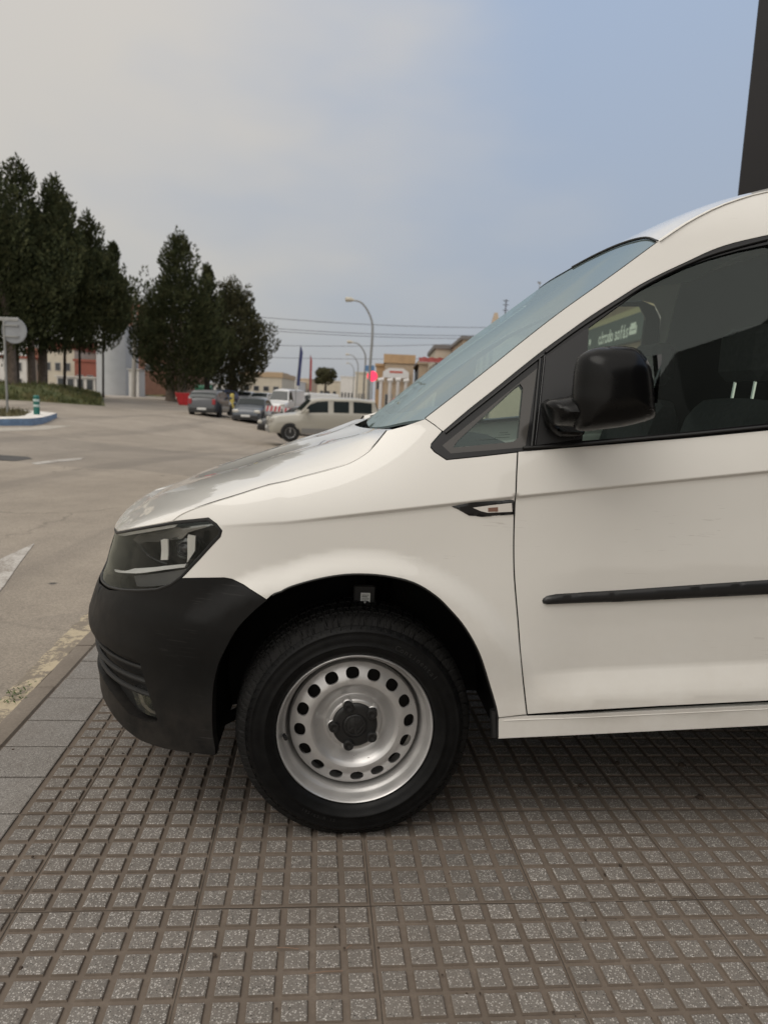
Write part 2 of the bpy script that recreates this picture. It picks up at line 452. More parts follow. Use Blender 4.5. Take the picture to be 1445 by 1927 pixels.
def mirrored(mb):
    mc=MB(); mc.v=[(x,2*YC-y,z) for x,y,z in mb.v]; mc.f=[f[::-1] for f in mb.f]; return mc
def both(mb,name,m,parent,**k):
    a=mb.build(name,m,parent,**k); b=mirrored(mb).build(name,m,parent,**k); return a,b
van=empty('delivery_van',VO,VT,'white delivery van with black bumper, black mirror and steel wheels parked on the pavement','van')
# ---- survey of the near side (points of the outlines)
ARCH=[(407,1422),(399.5,1372),(400,1307),(407,1264),(420,1230),(445,1185),(473.5,1154),(502,1130)]
ARCHR=[(502,1130),(530,1113),(558.4,1100.4),(613.4,1086.5),(664.8,1080.5),(723.5,1083.5),(778.5,1096.7),(819,1121),(847,1148),(876,1183),(902,1231),(921.6,1291.5),(933,1330),(937,1352)]
aw=[tuple(v) for v in cat(wz(ARCH),4)]; awr=[tuple(v) for v in cat(wz(ARCHR),4)]
GAPH=[(324,981),(337,970.5),(359,959.5),(394,947),(455,928),(542,904),(608,886),(651,873),(677,860),(699,843),(727,809)]
gaph=[tuple(v) for v in cat(wz(GAPH),3)]
DOORF=[(974,849),(971.4,906.5),(968,963),(966.5,1028),(968,1088),(974.4,1166),(982,1252.5),(990,1332),(992,1345.5)]
doorf=[tuple(v) for v in cat(wz(DOORF),3)]
HLR=[(325,981.5),(392,975),(407,986),(417,999),(414,1010),(340,1089)]
hlr=wz(HLR)
BT=wz([(340,1089),(380,1088.5),(422,1088),(436,1090.5),(458,1101),(482,1117),(502,1130)])
AP=wz([(727,809),(762,800),(800,787)]); PS=wz([(800,787),(818,799),(833,811)])
TL=wz([(833,811),(812,835),(811,842),(818,850),(840,864.5)]); TBt=wz([(840,864.5),(905,858),(974,850)])
fender=hlr[::-1][:1]+[]  # headlight edge, then the bonnet gap, pillar foot, trim, door gap, arch and bumper top
fender=hlr[::-1]+gaph[1:]+AP[1:]+PS[1:]+TL[1:]+TBt[1:]+doorf[1:]+wz([(937,1352)])+awr[::-1][1:]+BT[::-1][1:-1]
panel('front_wing',fender,WHITE,van,gap=.0019,res=.018,feat=[(zc,(-.02,-.010,-.0075,-.005,-.0025,0,.0025,.006,.015))])
def deb(n,l):
    if DBG: print(n,[tuple(round(x,3) for x in p) for p in l])
DBG=False
FT=[(zc,(-.02,-.010,-.0075,-.005,-.0025,0,.0025,.006,.015)),(lambda s:.064*(s-.38),(.405,.4175,.43,.4375,.445,.4525,.46,.4675,.475,.485,.50))]
hb=wz([(340,1089),(322,1102),(296,1111.5),(260,1113.5),(228,1111.5)])
htop=wz([(325,981.5),(290,988),(256,994),(230,999)])
hlz=hlr+hb[1:]+[(-.72,.618),(-.83,.606),(-.93,.605),(-.95,.68),(-.95,.752),(-.88,.757),(-.80,.762)]+htop[::-1][:-1]
hlz=[p for i,p in enumerate(hlz) if i==0 or math.hypot(p[0]-hlz[i-1][0],p[1]-hlz[i-1][1])>.004]
# bumper
bot=wz([(405,1422),(360,1417),(309,1409),(263,1393),(235,1372)])
bz=min(p[1] for p in bot)
bump=BT[::-1]+hb[1:]+[(-.72,.612),(-.83,.600),(-.95,.598),(-1.15,.598),(-1.15,.29),(-.95,.285),(-.80,.275),(-.72,.268)]+bot[::-1]+aw[1:-1]
slot=wz([(230,1233),(255,1242),(263,1249),(280,1307),(296,1355),(294,1361),(275,1358),(243.6,1344)])
slot=[(-1.0,.475)]+[(-.74,.470)]+slot+[(-.74,.350),(-1.0,.345)]
bp=panel('bumper',bump,PLAS,van,holes=[slot],res=.02,mirror='same',skirt=.03)
deb('bot',bot); deb('slot',slot)
DPL=mat('recess_plastic',(.010,.010,.010),.55)
def shrink(p,d): return inset(resamp(p,.012),d)
panel('intake_recess',shrink(slot,-.045),DPL,bp,off=.031,skirt=0,mirror='copy',res=.03)
def Srib(z0,z1):
    pass
for (a,b) in ((.452,.436),(.415,.398),(.382,.360)):
    # intake slats follow the corner, each a rounded bar
    pts=[];
    for k in range(22):
        w=-1.0+(.505+(.452-a)*.28)*k/21; pts.append(S(w,(a+b)/2)+SN(w,(a+b)/2)*.016)
    mb=MB(); mb.tube(pts,.0075 if a<.44 else .0062,8); mb.build('slat',DPL,bp); mirrored(mb).build('slat',DPL,bp)
fog=wz([(240,1296),(262,1304),(280,1312),(288,1334),(290,1352),(272,1348),(254,1334)])
CHR=mat('chrome',(.75,.74,.72),.12,1.0); CHD=mat('dark_chrome',(.22,.22,.22),.18,.9)
LENS=glass('lamp_lens',(.80,.82,.82),1.5,1.0)
LENSH=glass('smoked_lamp_lens',(.94,.95,.95),1.5,.85)
def lamp_in(name,poly,off,m,par,**k): return panel(name,poly,m,par,off=off,skirt=0,**k)
fgl=panel('fog_lamp',fog,CHD,van,off=.022,skirt=.01,mirror='copy')
panel('lens',shrink(fog,.001),LENS,fgl,off=.010,skirt=0,mirror=None)
panel('lens',shrink(fog,.012),CHR,fgl,off=.030,skirt=0,mirror=None) if 0 else None
# headlamps
hl=panel('headlight',shrink(hlz,.0005),mat('lamp_housing',(.009,.009,.0095),.2),van,off=.060,skirt=.0,mirror='copy',res=.02)
def hpart(name,poly,m,off,skirt=0,res=.02,pill=0):
    o=panel(name,poly,m,hl,off=off,skirt=skirt,mirror=None,res=res,pill=pill)
    mb=MB(); mb.v=[tuple(v.co) for v in o.data.vertices]; mb.f=[tuple(p.vertices) for p in o.data.polygons]; mc=mirrored(mb); mc.build(name,m,TW[hl.name]); return o
def ringwall(poly,o0,o1,m,name):
    P=resamp(poly,.012); mb=MB(); V=[S(*p)+SN(*p)*o0 for p in P]+[S(*p)+SN(*p)*o1 for p in P]; n=len(P)
    mb.add(V,[(i,(i+1)%n,n+(i+1)%n,n+i) for i in range(n)]); mb.build(name,m,hl); mirrored(mb).build(name,m,TW[hl.name])
ringwall(shrink(hlz,.001),.002,.062,RUB,'gasket')
# black seal rim round the lens
P=resamp(hlz,.010); mb=MB(); P=inset(P,.003); mb.tube([S(*p)+SN(*p)*.003 for p in P+[P[0]]],.0042,6); mb.build('seal',RUB,hl); mirrored(mb).build('seal',RUB,TW[hl.name])
GREYP=mat('lamp_reflector_grey',(.36,.36,.35),.2,.8)
hpart('reflector',wz([(222,1012),(262,1000),(325,990),(395,982),(372,997),(336,1006),(322,1018),(270,1023),(232,1020)]),GREYP,.040,.012)
hpart('reflector',wz([(226,1082),(262,1080),(318,1076),(334,1074),(322,1094),(296,1103),(258,1105),(232,1103)]),mat('lower_lamp_bezel',(.20,.20,.20),.3,.5),.038,.012)
hpart('light_bar',wz([(202,1069),(222,1073),(240,1068.5),(296,1066.5),(341,1063.5),(338,1070),(300,1073),(250,1078),(232,1078),(203,1074)]),mat('light_bar_chrome',(.97,.96,.93),.3,.1),.020,.01,.012)
for q in ([(291.5,1018),(297,1016),(305,1016.5),(305,1055),(291.5,1055)],[(344,1016),(345.5,1008),(360,1010.5),(359,1039),(343.5,1061)]):
    hpart('painted_reflection',wz(q),mat('painted_reflection_beige',(.95,.92,.86),.45,.0),.018,.004,.012)  # pale plates painted in as the bright reflections inside the lamp
hpart('projector_ring',wz([(332+26*math.cos(a*pi/12),1036+22*math.sin(a*pi/12)) for a in range(24)]),CHD,.046,.01,.012,(.012,.01))
hpart('projector_lens',wz([(332+16*math.cos(a*pi/12),1037+15*math.sin(a*pi/12)) for a in range(24)]),mat('projector_glass',(.03,.03,.035),.03,spec=.9),.036,.01,.012,(.012,.015))
P=[S(*p)+SN(*p)*.044 for p in wz([(236,1024),(242,1034),(254,1046),(270,1056),(292,1064)])]
mb=MB(); mb.tube([tuple(v) for v in cat(P,5)],.004,8); mb.build('light_bar',CHD,hl); mirrored(mb).build('light_bar',CHD,TW[hl.name])
hpart('lens',shrink(hlz,.004),LENSH,.003)
panel('grille',[(-.956,.60),(-1.15,.60),(-1.15,.757),(-.956,.752)],PLAS,van,off=.006,mirror='same',skirt=.03)
# ---- bonnet: a patch between its gap, its leading edge, the crown line and the cowl
lead=[tuple(p) for p in htop]+[(-.88,.757),(-.95,.758),(-1.05,.762),(-1.15,.765)]
leadP=[S(*p) for p in resamp(lead,.01,False)]
leadP=[Vector((p.x,p.y,p.z+.004)) for p in leadP]
gapP=[S(*p) for p in resamp(gaph,.01,False)]
cowlP=[gapP[-1]]+[Vector((.085-.075*ss(0,1,t)-.02*t,gapP[-1].y+(YC-gapP[-1].y)*t,gapP[-1].z+(1.078-gapP[-1].z)*ss(0,.8,t))) for t in [k/30 for k in range(1,31)]]
def atY(px,py,Y):
    d=VM.to_3x3().inverted()@ray(px,py); c=VM.inverted()@CAM; return c+d*((Y-c.y)/d.y)
ctr=[leadP[-1].copy()]+[atY(x,y,YC) for x,y in ((290,931.5),(344,905),(398,884),(452,864),(506,847),(560,831),(614,818))]+[cowlP[-1].copy()]
ctr[1:1]=[atY(266,951,YC)]; ctr[0]=leadP[-1]=atY(256,964,YC)
crs=[atY(x,y,Y) for x,y,Y in ((286,938,.50),(344,914,.50),(398,897,.49),(459,880,.46),(524,859,.42),(589,843,.36),(650,826,.27),(700,814,.18))]
deb('ctr',ctr); deb('crs',crs)
ctr=cat(ctr,6)
def along(P):
    L=[0]
    for i in range(1,len(P)): L.append(L[-1]+(P[i]-P[i-1]).length)
    T=L[-1]
    def f(t):
        x=t*T
        for i in range(1,len(P)):
            if x<=L[i] or i==len(P)-1:
                q=(x-L[i-1])/max(1e-9,L[i]-L[i-1]); return P[i-1].lerp(P[i],min(1,max(0,q)))
    return f
fg,fc,fl,fw=along(gapP),along(ctr),along(leadP),along(cowlP)
VCR=.36
crs=cat([fl(VCR)]+crs+[fw(.07)],6); fk=along(crs)
def hood0(u,v):
    if v<VCR:
        t=v/VCR; P=fg(u).lerp(fk(u),t); P.z+=.016*math.sin(pi*t**.75)*(.4+.6*u)
    else:
        t=(v-VCR)/(1-VCR); A,B=fk(u),fc(u); P=A.lerp(B,t); P.z=A.z+(B.z-A.z)*(1-(1-t)**2)
    return P
def hood(u,v):     # u front..rear, v gap..middle, with the pressed crease at VCR
    P=hood0(u,v); k=1-ss(0,.22,u); q=ss(.86,1,u)
    if k>0: P=P+(fl(v)-hood0(0,v))*k
    if q>0: P=P+(fw(v*.93+.07 if False else v)-hood0(1,v))*q
    return P
mb=MB(); NU,NV=56,44
for i in range(NU+1):
    for j in range(2*NV+1):
        v=j/NV
        vv=v if v<=1 else 2-v
        P=hood(i/NU,vv)
        if i in (0,NU) or j in (0,2*NV): P.z-=.0015
        mb.v.append((P.x,P.y if v<=1 else 2*YC-P.y,P.z))
for i in range(NU):
    for j in range(2*NV):
        a=i*(2*NV+1)+j; mb.f.append((a,a+1,a+2*NV+2,a+2*NV+1))
W_=2*NV+1
edge=[i*W_ for i in range(NU,-1,-1)]+list(range(1,W_))+[i*W_+2*NV for i in range(1,NU+1)]
b=len(mb.v)
for k in edge:
    x,y,z=mb.v[k]; mb.v.append((x,y,z)); mb.v.append((x+(.004 if x<0 else 0),y+(.006 if y<YC else -.006),z-.018))
for k in range(len(edge)-1): mb.f.append((b+2*k,b+2*k+1,b+2*k+3,b+2*k+2))
mb.build('bonnet',WHITE,van,sharp=60)
# ---- windshield
def vz(u): return None
side_px=[(800,787),(866,736),(931,684.5),(995,633),(1060,583),(1150,519),(1237,455)]
sideP=[S(*p) for p in [tuple(v) for v in cat(wz(side_px),5)]]
wsb=cat([sideP[0],Vector((.115,.19,1.117)),Vector((.070,.33,1.098)),Vector((.045,.55,1.085)),Vector((.038,YC,1.076))],8)
wst=cat([sideP[-1],Vector((.765,.26,1.650)),Vector((.750,.40,1.660)),Vector((.742,.60,1.664)),Vector((.740,YC,1.665))],8)
wsc=cat([wsb[-1],Vector((.215,YC,1.236)),Vector((.388,YC,1.383)),Vector((.570,YC,1.530)),wst[-1]],8)
gs,gc,gb,gt=along(sideP),along(wsc),along(wsb),along(wst)
def wsf(u,v):
    return gs(u)*(1-v)+gc(u)*v+gb(v)*(1-u)+gt(v)*u-((gs(0)*(1-u)+gs(1)*u)*(1-v)+(gc(0)*(1-u)+gc(1)*u)*v)
def ws_sheet(u0,u1,nu,off=0,v0=0,v1=2,nv=48):
    mb=MB()
    def f(a,c):
        u=u0+(u1-u0)*a; v=v0+(v1-v0)*c; m_=v>1; vv=2-v if m_ else v
        P=wsf(u,vv); e=1e-3; t1=wsf(min(1,u+e),vv)-wsf(max(0,u-e),vv); t2=wsf(u,min(1,vv+e))-wsf(u,max(0,vv-e))
        n=t1.cross(t2).normalized()
        if n.z>0: n=-n
        P=P+n*off
        return Vector((P.x,2*YC-P.y if m_ else P.y,P.z))
    return mb.grid(f,nu,nv)
ws=ws_sheet(0,1,40,.003).build('windshield',WSG,van)
FRIT=mat('windshield_frit',(.05,.055,.056),.35)
ws_sheet(0,.085,4,.010).build('frit_band',FRIT,ws)
mb=MB(); mb.tube([wsf(1,v)+Vector((0,0,.002)) for v in [k/24*.97 for k in range(25)]],.0026,6); mb.build('windshield_seal',RUB,ws)
mb=MB(); mb.tube([wsf(u,0)+Vector((-.001,.002,0)) for u in [k/30 for k in range(31)]],.0012,6); mirrored(mb).build('windshield_seal',RUB,ws); mb.build('windshield_seal',RUB,ws)
# cowl under the glass foot
mb=MB()
def cw(a,c):
    v=c*2; m_=v>1; vv=2-v if m_ else v; A=fw(vv); B=gb(vv); P=A.lerp(B,a)+Vector((0,0,-.02-.012*math.sin(a*pi)))
    return Vector((P.x,2*YC-P.y if m_ else P.y,P.z))
mb.grid(cw,6,48); mb.build('cowl',PLAS,van)
# ---- trim line over the windows, pillar and roof rail
TT=[(833,811),(880,771),(928,733),(976,694),(1023,657),(1070,623),(1112,593),(1164,560),(1202,536),(1246,513),(1291,492),(1336,471),(1380,456),(1445,441)]
tt=[tuple(v) for v in cat(wz(TT),3)]
tt+=[(1.06,1.640),(1.18,1.662),(1.30,1.676)]
rail=wz([(1237,455)]); 
top=[(.80,1.648),(.835,1.672),(.87,1.693),(.91,1.715),(.95,1.734),(1.0,1.754),(1.05,1.771),(1.12,1.789),(1.2,1.805),(1.5,1.845),(2.2,1.885),(3.0,1.905),(3.42,1.90)]
deb('tt',tt[::4]); deb('ws side',wz(side_px)); deb('roof corner',rail)
wss=[tuple(v) for v in cat(wz(side_px),5)]
for q in (.86,.95,1.05,1.2): deb('px of rail %.2f'%q,[pxl(S(q,itp(q,[a for a,b in top],[b for a,b in top])))])
rl=[wss[0]]+PS[1:]+tt[1:]+[(1.36,1.660),(1.40,1.60),(1.425,1.45)]+[(1.43,1.20),(1.44,.437)]+[(2.20,.475)]
# whole side behind the door belongs to the side panel
side=[(1.432,.442),(1.428,1.20)]
pil=PS+tt[1:]+[(1.36,1.664),(1.405,1.61),(1.428,1.45)]+[(1.428,1.215),(3.42,1.26),(3.46,1.6)]+top[::-1]+wss[::-1][:-1]
pil=[p for i,p in enumerate(pil) if i==0 or math.hypot(p[0]-pil[i-1][0],p[1]-pil[i-1][1])>.003]
panel('roof_pillar',pil,WHITE,van,gap=.0,res=.025)
ra=[(2.682-.40*math.cos(a*pi/20),.44+.40*math.sin(a*pi/20)) for a in range(0,21)]
panel('side_panel',[(1.436,.442),(1.428,1.213),(3.42,1.258),(3.47,.9),(3.47,.55)]+[(3.1,.46)]+[p for p in ra[::-1] if p[1]>.44][:]+[(2.26,.492)],WHITE,van,gap=.0013,res=.05,feat=[(zc,(-.02,-.010,-.005,0,.0025,.006,.015))])
# ---- roof
railP=[S(*p) for p in top]; rs=along(cat([sideP[-1]]+railP,6))
rc=along(cat([Vector((.742,YC,1.668)),Vector((.86,YC,1.722)),Vector((1.05,YC,1.788)),Vector((1.3,YC,1.842)),Vector((1.8,YC,1.895)),Vector((2.6,YC,1.93)),Vector((3.42,YC,1.92))],6))
gt0=along([sideP[-1]]+wst[1:])
def roof(u,v):
    a=rs(u)*(1-v)+rc(u)*v; c=rs(0)*(1-v)+rc(0)*v; d=gt0(v)+Vector((0.004,0,.003))-c
    P=a+d*max(0,1-u*8); P.y-=.005*(1-v)**10; P.z-=.002*(1-v)**10; P.z+=.03*min(1,u*6)*math.sin(min(1,v*1.0)*pi/2)**.6*(1-v)*2.2*ss(0,.15,v)
    return P
mb=MB(); mb.grid(lambda u,c:(lambda v:(lambda P:Vector((P.x,2*YC-P.y if c>.5 else P.y,P.z)))(roof(u,v)))(2*c if c<=.5 else 2-2*c),60,48)
mb.build('roof',WHITE,van)
# ---- door, glass, trim
DB=wz([(974,852),(1060,842),(1150,835),(1300,822.5),(1445,808.5)])+[(1.20,1.178),(1.42,1.205)]
door=doorf[::-1]+DB[1:]+[(1.428,.80),(1.436,.443)]+wz([(1445,1339),(1200,1341),(1060,1345)])[0:0]+[(1.1,.421),(.8,.401),(.6,.386)]
dr=panel('front_door',door,WHITE,van,gap=.0019,res=.02,feat=FT)
trim=TL+TBt[1:]+DB+[(1.425,1.25),(1.42,1.50),(1.40,1.60),(1.36,1.656)]+[p for p in tt[::-1]]
trim=[p for i,p in enumerate(trim) if i==0 or math.hypot(p[0]-trim[i-1][0],p[1]-trim[i-1][1])>.003]
QG=wz([(852,842),(966,831),(975,823),(984,730),(979,722),(970,728),(905,788),(862,828)])
DG=wz([(1108,615),(1157,579),(1202,546),(1246,522),(1291,501),(1336,485),(1390,470),(1445,458.5)])+[(1.06,1.622),(1.18,1.645),(1.29,1.650),(1.33,1.60),(1.345,1.40),(1.345,1.218),(1.20,1.196)]+wz([(1445,796),(1300,811.5),(1200,820.5),(1096,829)])
tr=panel('window_trim',trim,TRIM,van,holes=[QG,DG],off=.002,gap=.001,skirt=.02,res=.03)
GQ=panel('quarter_glass',shrink(QG,-.004),GLS,van,off=.006,skirt=0)
# printed border of the little pane, and the seals round it
QO=wz([(832,838),(848,853),(983,842),(989,838),(1011,692)])
panel('quarter_glass_border',QO,mat('printed_glass_border',(.060,.056,.052),.12,spec=.6),van,holes=[QG],off=.0005,skirt=.003)
GD=panel('door_glass',shrink(DG,-.006),GLS,van,off=.012,skirt=0,res=.04)
SAIL=wz([(1025,672),(1106,617),(1104,690),(1094,826),(1006,838)])
panel('mirror_base_plate',SAIL,mat('satin_black_plate',(.022,.022,.023),.38),van,off=-.002,skirt=.006)
def seal(pts,r,off,name='window_seal',par=tr,m=None):
    W=[tuple(v) for v in cat(wz(pts),4)]; mb=MB(); mb.tube([S(*p)+SN(*p)*off for p in W],r,6); mb.build(name,m or RUB,par); mirrored(mb).build(name,m or RUB,TW[tr.name])
seal([(838,815),(885,777),(933,739),(980,701),(1022,668)],.003,-.003)
seal([(1016,676),(1008,760),(1000,840)],.004,-.004); seal([(1024,671),(1015,760),(1006,838)],.002,-.004,m=TRIM)
seal([(1026,664),(1070,631),(1112,602),(1164,568),(1202,543),(1246,519),(1291,498),(1336,480),(1390,464),(1445,450)],.0035,-.003)
seal([(984,843),(1060,839),(1150,831),(1300,817),(1445,802.5)],.004,-.003)
# ---- rub strip, indicator
SL=wz([(1019,1131),(1021,1126),(1028,1121),(1045,1117.5),(1166,1110),(1300,1100.5),(1445,1090.5)])+[(1.42,.778),(1.42,.737)]+wz([(1445,1119),(1300,1126),(1166,1133),(1028,1138),(1021,1136)])
panel('rub_strip',SL,mat('rub_strip_plastic',(.013,.013,.0135),.36),dr,off=0,skirt=.002,pill=(.011,.014),res=.012)
IT=wz([(848,953),(886,945),(967,939.5),(968,969),(906,973.5),(882,971)])
it=panel('indicator',IT,TRIM,van,off=-.0005,skirt=.004,pill=(.003,.004),res=.008)
il=wz([(889,955),(925,950),(962,946),(963,962.5),(917,964.5),(904,961.5)])
o=panel('lens',il,mat('clear_indicator_lens',(.80,.77,.73),.12,.2,coat=1),it,off=-.006,skirt=.003,mirror='copy',res=.01)
panel('bulb',wz([(917,955),(936,953.5),(936,962),(917,962.5)]),mat('amber_bulb',(.22,.12,.09),.2),it,off=-.0075,skirt=.001,mirror='copy')
# ---- sill
SI=wz([(937,1352.5),(992,1347),(1445,1328)])+[(2.25,.487),(2.25,.427)]+wz([(1445,1366),(937,1391)])
panel('sill',SI,WHITE,van,gap=.0008,skirt=.05,res=.02)
W=[(.385+1.85*k/20,.309+.064*(.0+1.85*k/20)+.043) for k in range(21)]
mb=MB(); mb.tube([S(*p)+SN(*p)*.0005 for p in W],.0018,6); mb.build('sill_ridge',WHITE,van); mirrored(mb).build('sill_ridge',WHITE,van)
# ---- wheel arches, floor, tail
def arch(W,dep,cx,cz):
    mb=MB(); P=[S(*p)+SN(*p)*.010 for p in W]; n=len(P)
    for k in range(7):
        t=k/6
        for i,p in enumerate(P):
            d=Vector((p.x-cx,0,p.z-cz)); e=.010*ss(0,.1,t); mb.v.append((p.x+d.x*e*2,p.y+dep*t,p.z+d.z*e*2+(-.01 if i in(0,n-1) else 0)))
    for k in range(6):
        for i in range(n-1): mb.f.append((k*n+i,k*n+i+1,(k+1)*n+i+1,(k+1)*n+i))
    b=len(mb.v); mb.v.append((cx,P[0].y+dep,cz)); mb.f+=[(6*n+i,6*n+i+1,b) for i in range(n-1)]
    return mb
both(arch(aw+awr[1:]+wz([(937,1390)]),.34,0,.3),'arch_liner',LINER,van)
both(arch([(p[0],p[1]) for p in ra],.30,2.68,.3),'arch_liner',LINER,van)
# thin turned-in lips along the arch
mb=MB(); mb.tube([S(*p)+SN(*p)*.004 for p in awr[2:]+wz([(937,1388)])],.0035,6); both(mb,'arch_lip',RUB,van)
und=MB(); und.grid(lambda u,v:Vector((-.60+4.0*u,.44+(2*YC-.88)*v,.30+.06*u)),8,4); und.build('light_block_sheet',DARK,van,smooth=False); und=MB(); und.box((.50,.12,.325),(2.25,2*YC-.12,.36)); und.box((.7,.2,.24),(2.1,2*YC-.2,.33),.02)  # dark sheet and boxes added below the body to block light
und.build('underside_light_block',DARK,van,smooth=False)
tl=MB(); tl.grid(lambda u,v:Vector((3.46+.02*math.sin(v*pi),.0+2*YC*v,.45+1.45*u)),4,20); tl.build('tailgate',WHITE,van)
mb=MB(); mb.tube([S(3.47,z)+Vector((.01,.03,0)) for z in (1.0,1.25,1.5)],.04,8); both(mb,'tail_lamp',mat('red_lens',(.4,.01,.01),.15),van)
# ---- suspension seen through the gap in front of the wheel, and the label in the arch
mb=MB(); mb.tube([(-.38,.10,.27),(-.25,.18,.31),(-.05,.30,.30)],.016,8); mb.tube([(.05,.30,.30),(.06,.27,.62),(.07,.27,.80)],[.03,.04,.05],10); mb.build('suspension',DARK,van)
(lx0,lz1),(lx1,lz0)=[(lambda d,c:((c+d*((.12-c.y)/d.y)).x,(c+d*((.12-c.y)/d.y)).z))(VM.to_3x3().inverted()@ray(*q),VM.inverted()@CAM) for q in ((679,1115.5),(696,1138))]
lab=MB(); lab.box((lx0,.12,lz0),(lx1,.122,lz1)); lo=lab.build('paper_label',mat('label_paper',(.80,.82,.80),.7),van,smooth=False)
lb=MB(); 
for k,wd_ in enumerate((.0011,.0006,.0014,.0007,.0011,.0006,.0014,.0009,.0006,.0012)): lb.box((lx0+.003,.1188,lz0+.003+.0031*k),(lx1-(.003 if k%3 else .008),.1196,lz0+.003+.0031*k+wd_)) if lz0+.003+.0031*k+wd_<lz1-.002 else None
lb.build('barcode',mat('print_ink',(.02,.02,.02),.7),lo,smooth=False)
lc=MB(); lc.box((lx0-.02,.125,lz0-.02),(lx1+.015,.135,lz1+.02),.004); lc.build('liner_bracket',mat('bracket',(.012,.012,.012),.6),van,smooth=False)

# dark fillers that paint in the shade at the bottom of the panel gaps
for W_s,dd in ((doorf,.0075),(gaph,.0060),(PS,.005)):
    mb=MB(); mb.tube([S(*p)+SN(*p)*dd for p in resamp(W_s,.03,False)],.0042,6); both(mb,'gap_shade',DARK,van)
mb=MB(); mb.tube([S(*p)+SN(*p)*.004 for p in resamp([doorf[-1],(.8,.401),(1.1,.421),(1.42,.441)],.05,False)],.0035,6); both(mb,'gap_shade',DARK,van)
# etched marks in the corner of the little pane
mk=MB()
for (xa,xb,y_) in ((931,959,822.5),(938,960,817.5),(940,956,813.5),(895,936,826.5)):
    A,B=wz([(xa,y_),(xb,y_-1)]); mk.tube([S(*A)+SN(*A)*.0045,S(*B)+SN(*B)*.0045],.0006,4)
mk.build('etched_marks',mat('etch_grey',(.10,.12,.11),.7),GQ)

mb=MB(); mb.tube([S(*p)+Vector((0,.004,-.003)) for p in resamp([rail[0]]+top,.03,False)],.0055,8); both(mb,'roof_joint',WHITE,van)
mb=MB(); mb.tube([S(*p)+SN(*p)*.016+Vector((-.004,0,0)) for p in wz([(935,1340),(936,1365),(937,1391)])],.012,8); both(mb,'sill_end',RUB,van)
# ---- wheels
STEEL=NT('wheel_silver_paint'); 
_d=STEEL.vor(140); _p=STEEL.noise(14,3,.5)
_ch=STEEL.math('MULTIPLY',STEEL.mr(STEEL.noise(120,2,.6),.70,.74),STEEL.mr(_p,.56,.62))
STEEL.set('Base Color',STEEL.mix(_ch,STEEL.mix(STEEL.mr(STEEL.noise(9,4,.6),.3,.7),(.50,.49,.48),(.58,.57,.56)),(.07,.05,.04)))
STEEL.set('Metallic',.62); STEEL.set('Roughness',STEEL.mr(STEEL.noise(30,3,.6),.3,.7,.30,.42)); STEEL.set('Coat Weight',.3); STEEL.set('Coat Roughness',.15); STEEL=STEEL.m
TY=NT('tyre_rubber'); _n=TY.noise(30,5,.65)
TY.set('Base Color',TY.mix(TY.mr(_n,.35,.75),(.004,.004,.0042),(.009,.009,.009))); TY.set('Roughness',TY.mr(TY.noise(12,4,.6),.3,.7,.36,.55)); TY.set('Specular IOR Level',.16); TY.bump(TY.noise(500,2,.5),.10,.0005); TY=TY.m
TRD=mat('tread_rubber',(.011,.0107,.0104),.7,var=.35,vs=20,spec=.2)
CAPM=mat('hub_cap_plastic',(.012,.012,.012),.42)
def text_mesh(ch,size,bold=0):
    c=bpy.data.curves.new('t','FONT'); c.body=ch; c.size=size; c.resolution_u=3; c.offset=bold; c.align_x='CENTER'; o=bpy.data.objects.new('t',c); COL.objects.link(o)
    dg=bpy.context.evaluated_depsgraph_get(); me=bpy.data.meshes.new_from_object(o.evaluated_get(dg)); V=[tuple(v.co) for v in me.vertices]; Fc=[tuple(p.vertices) for p in me.polygons]
    bpy.data.objects.remove(o); bpy.data.curves.remove(c); bpy.data.meshes.remove(me); return V,Fc
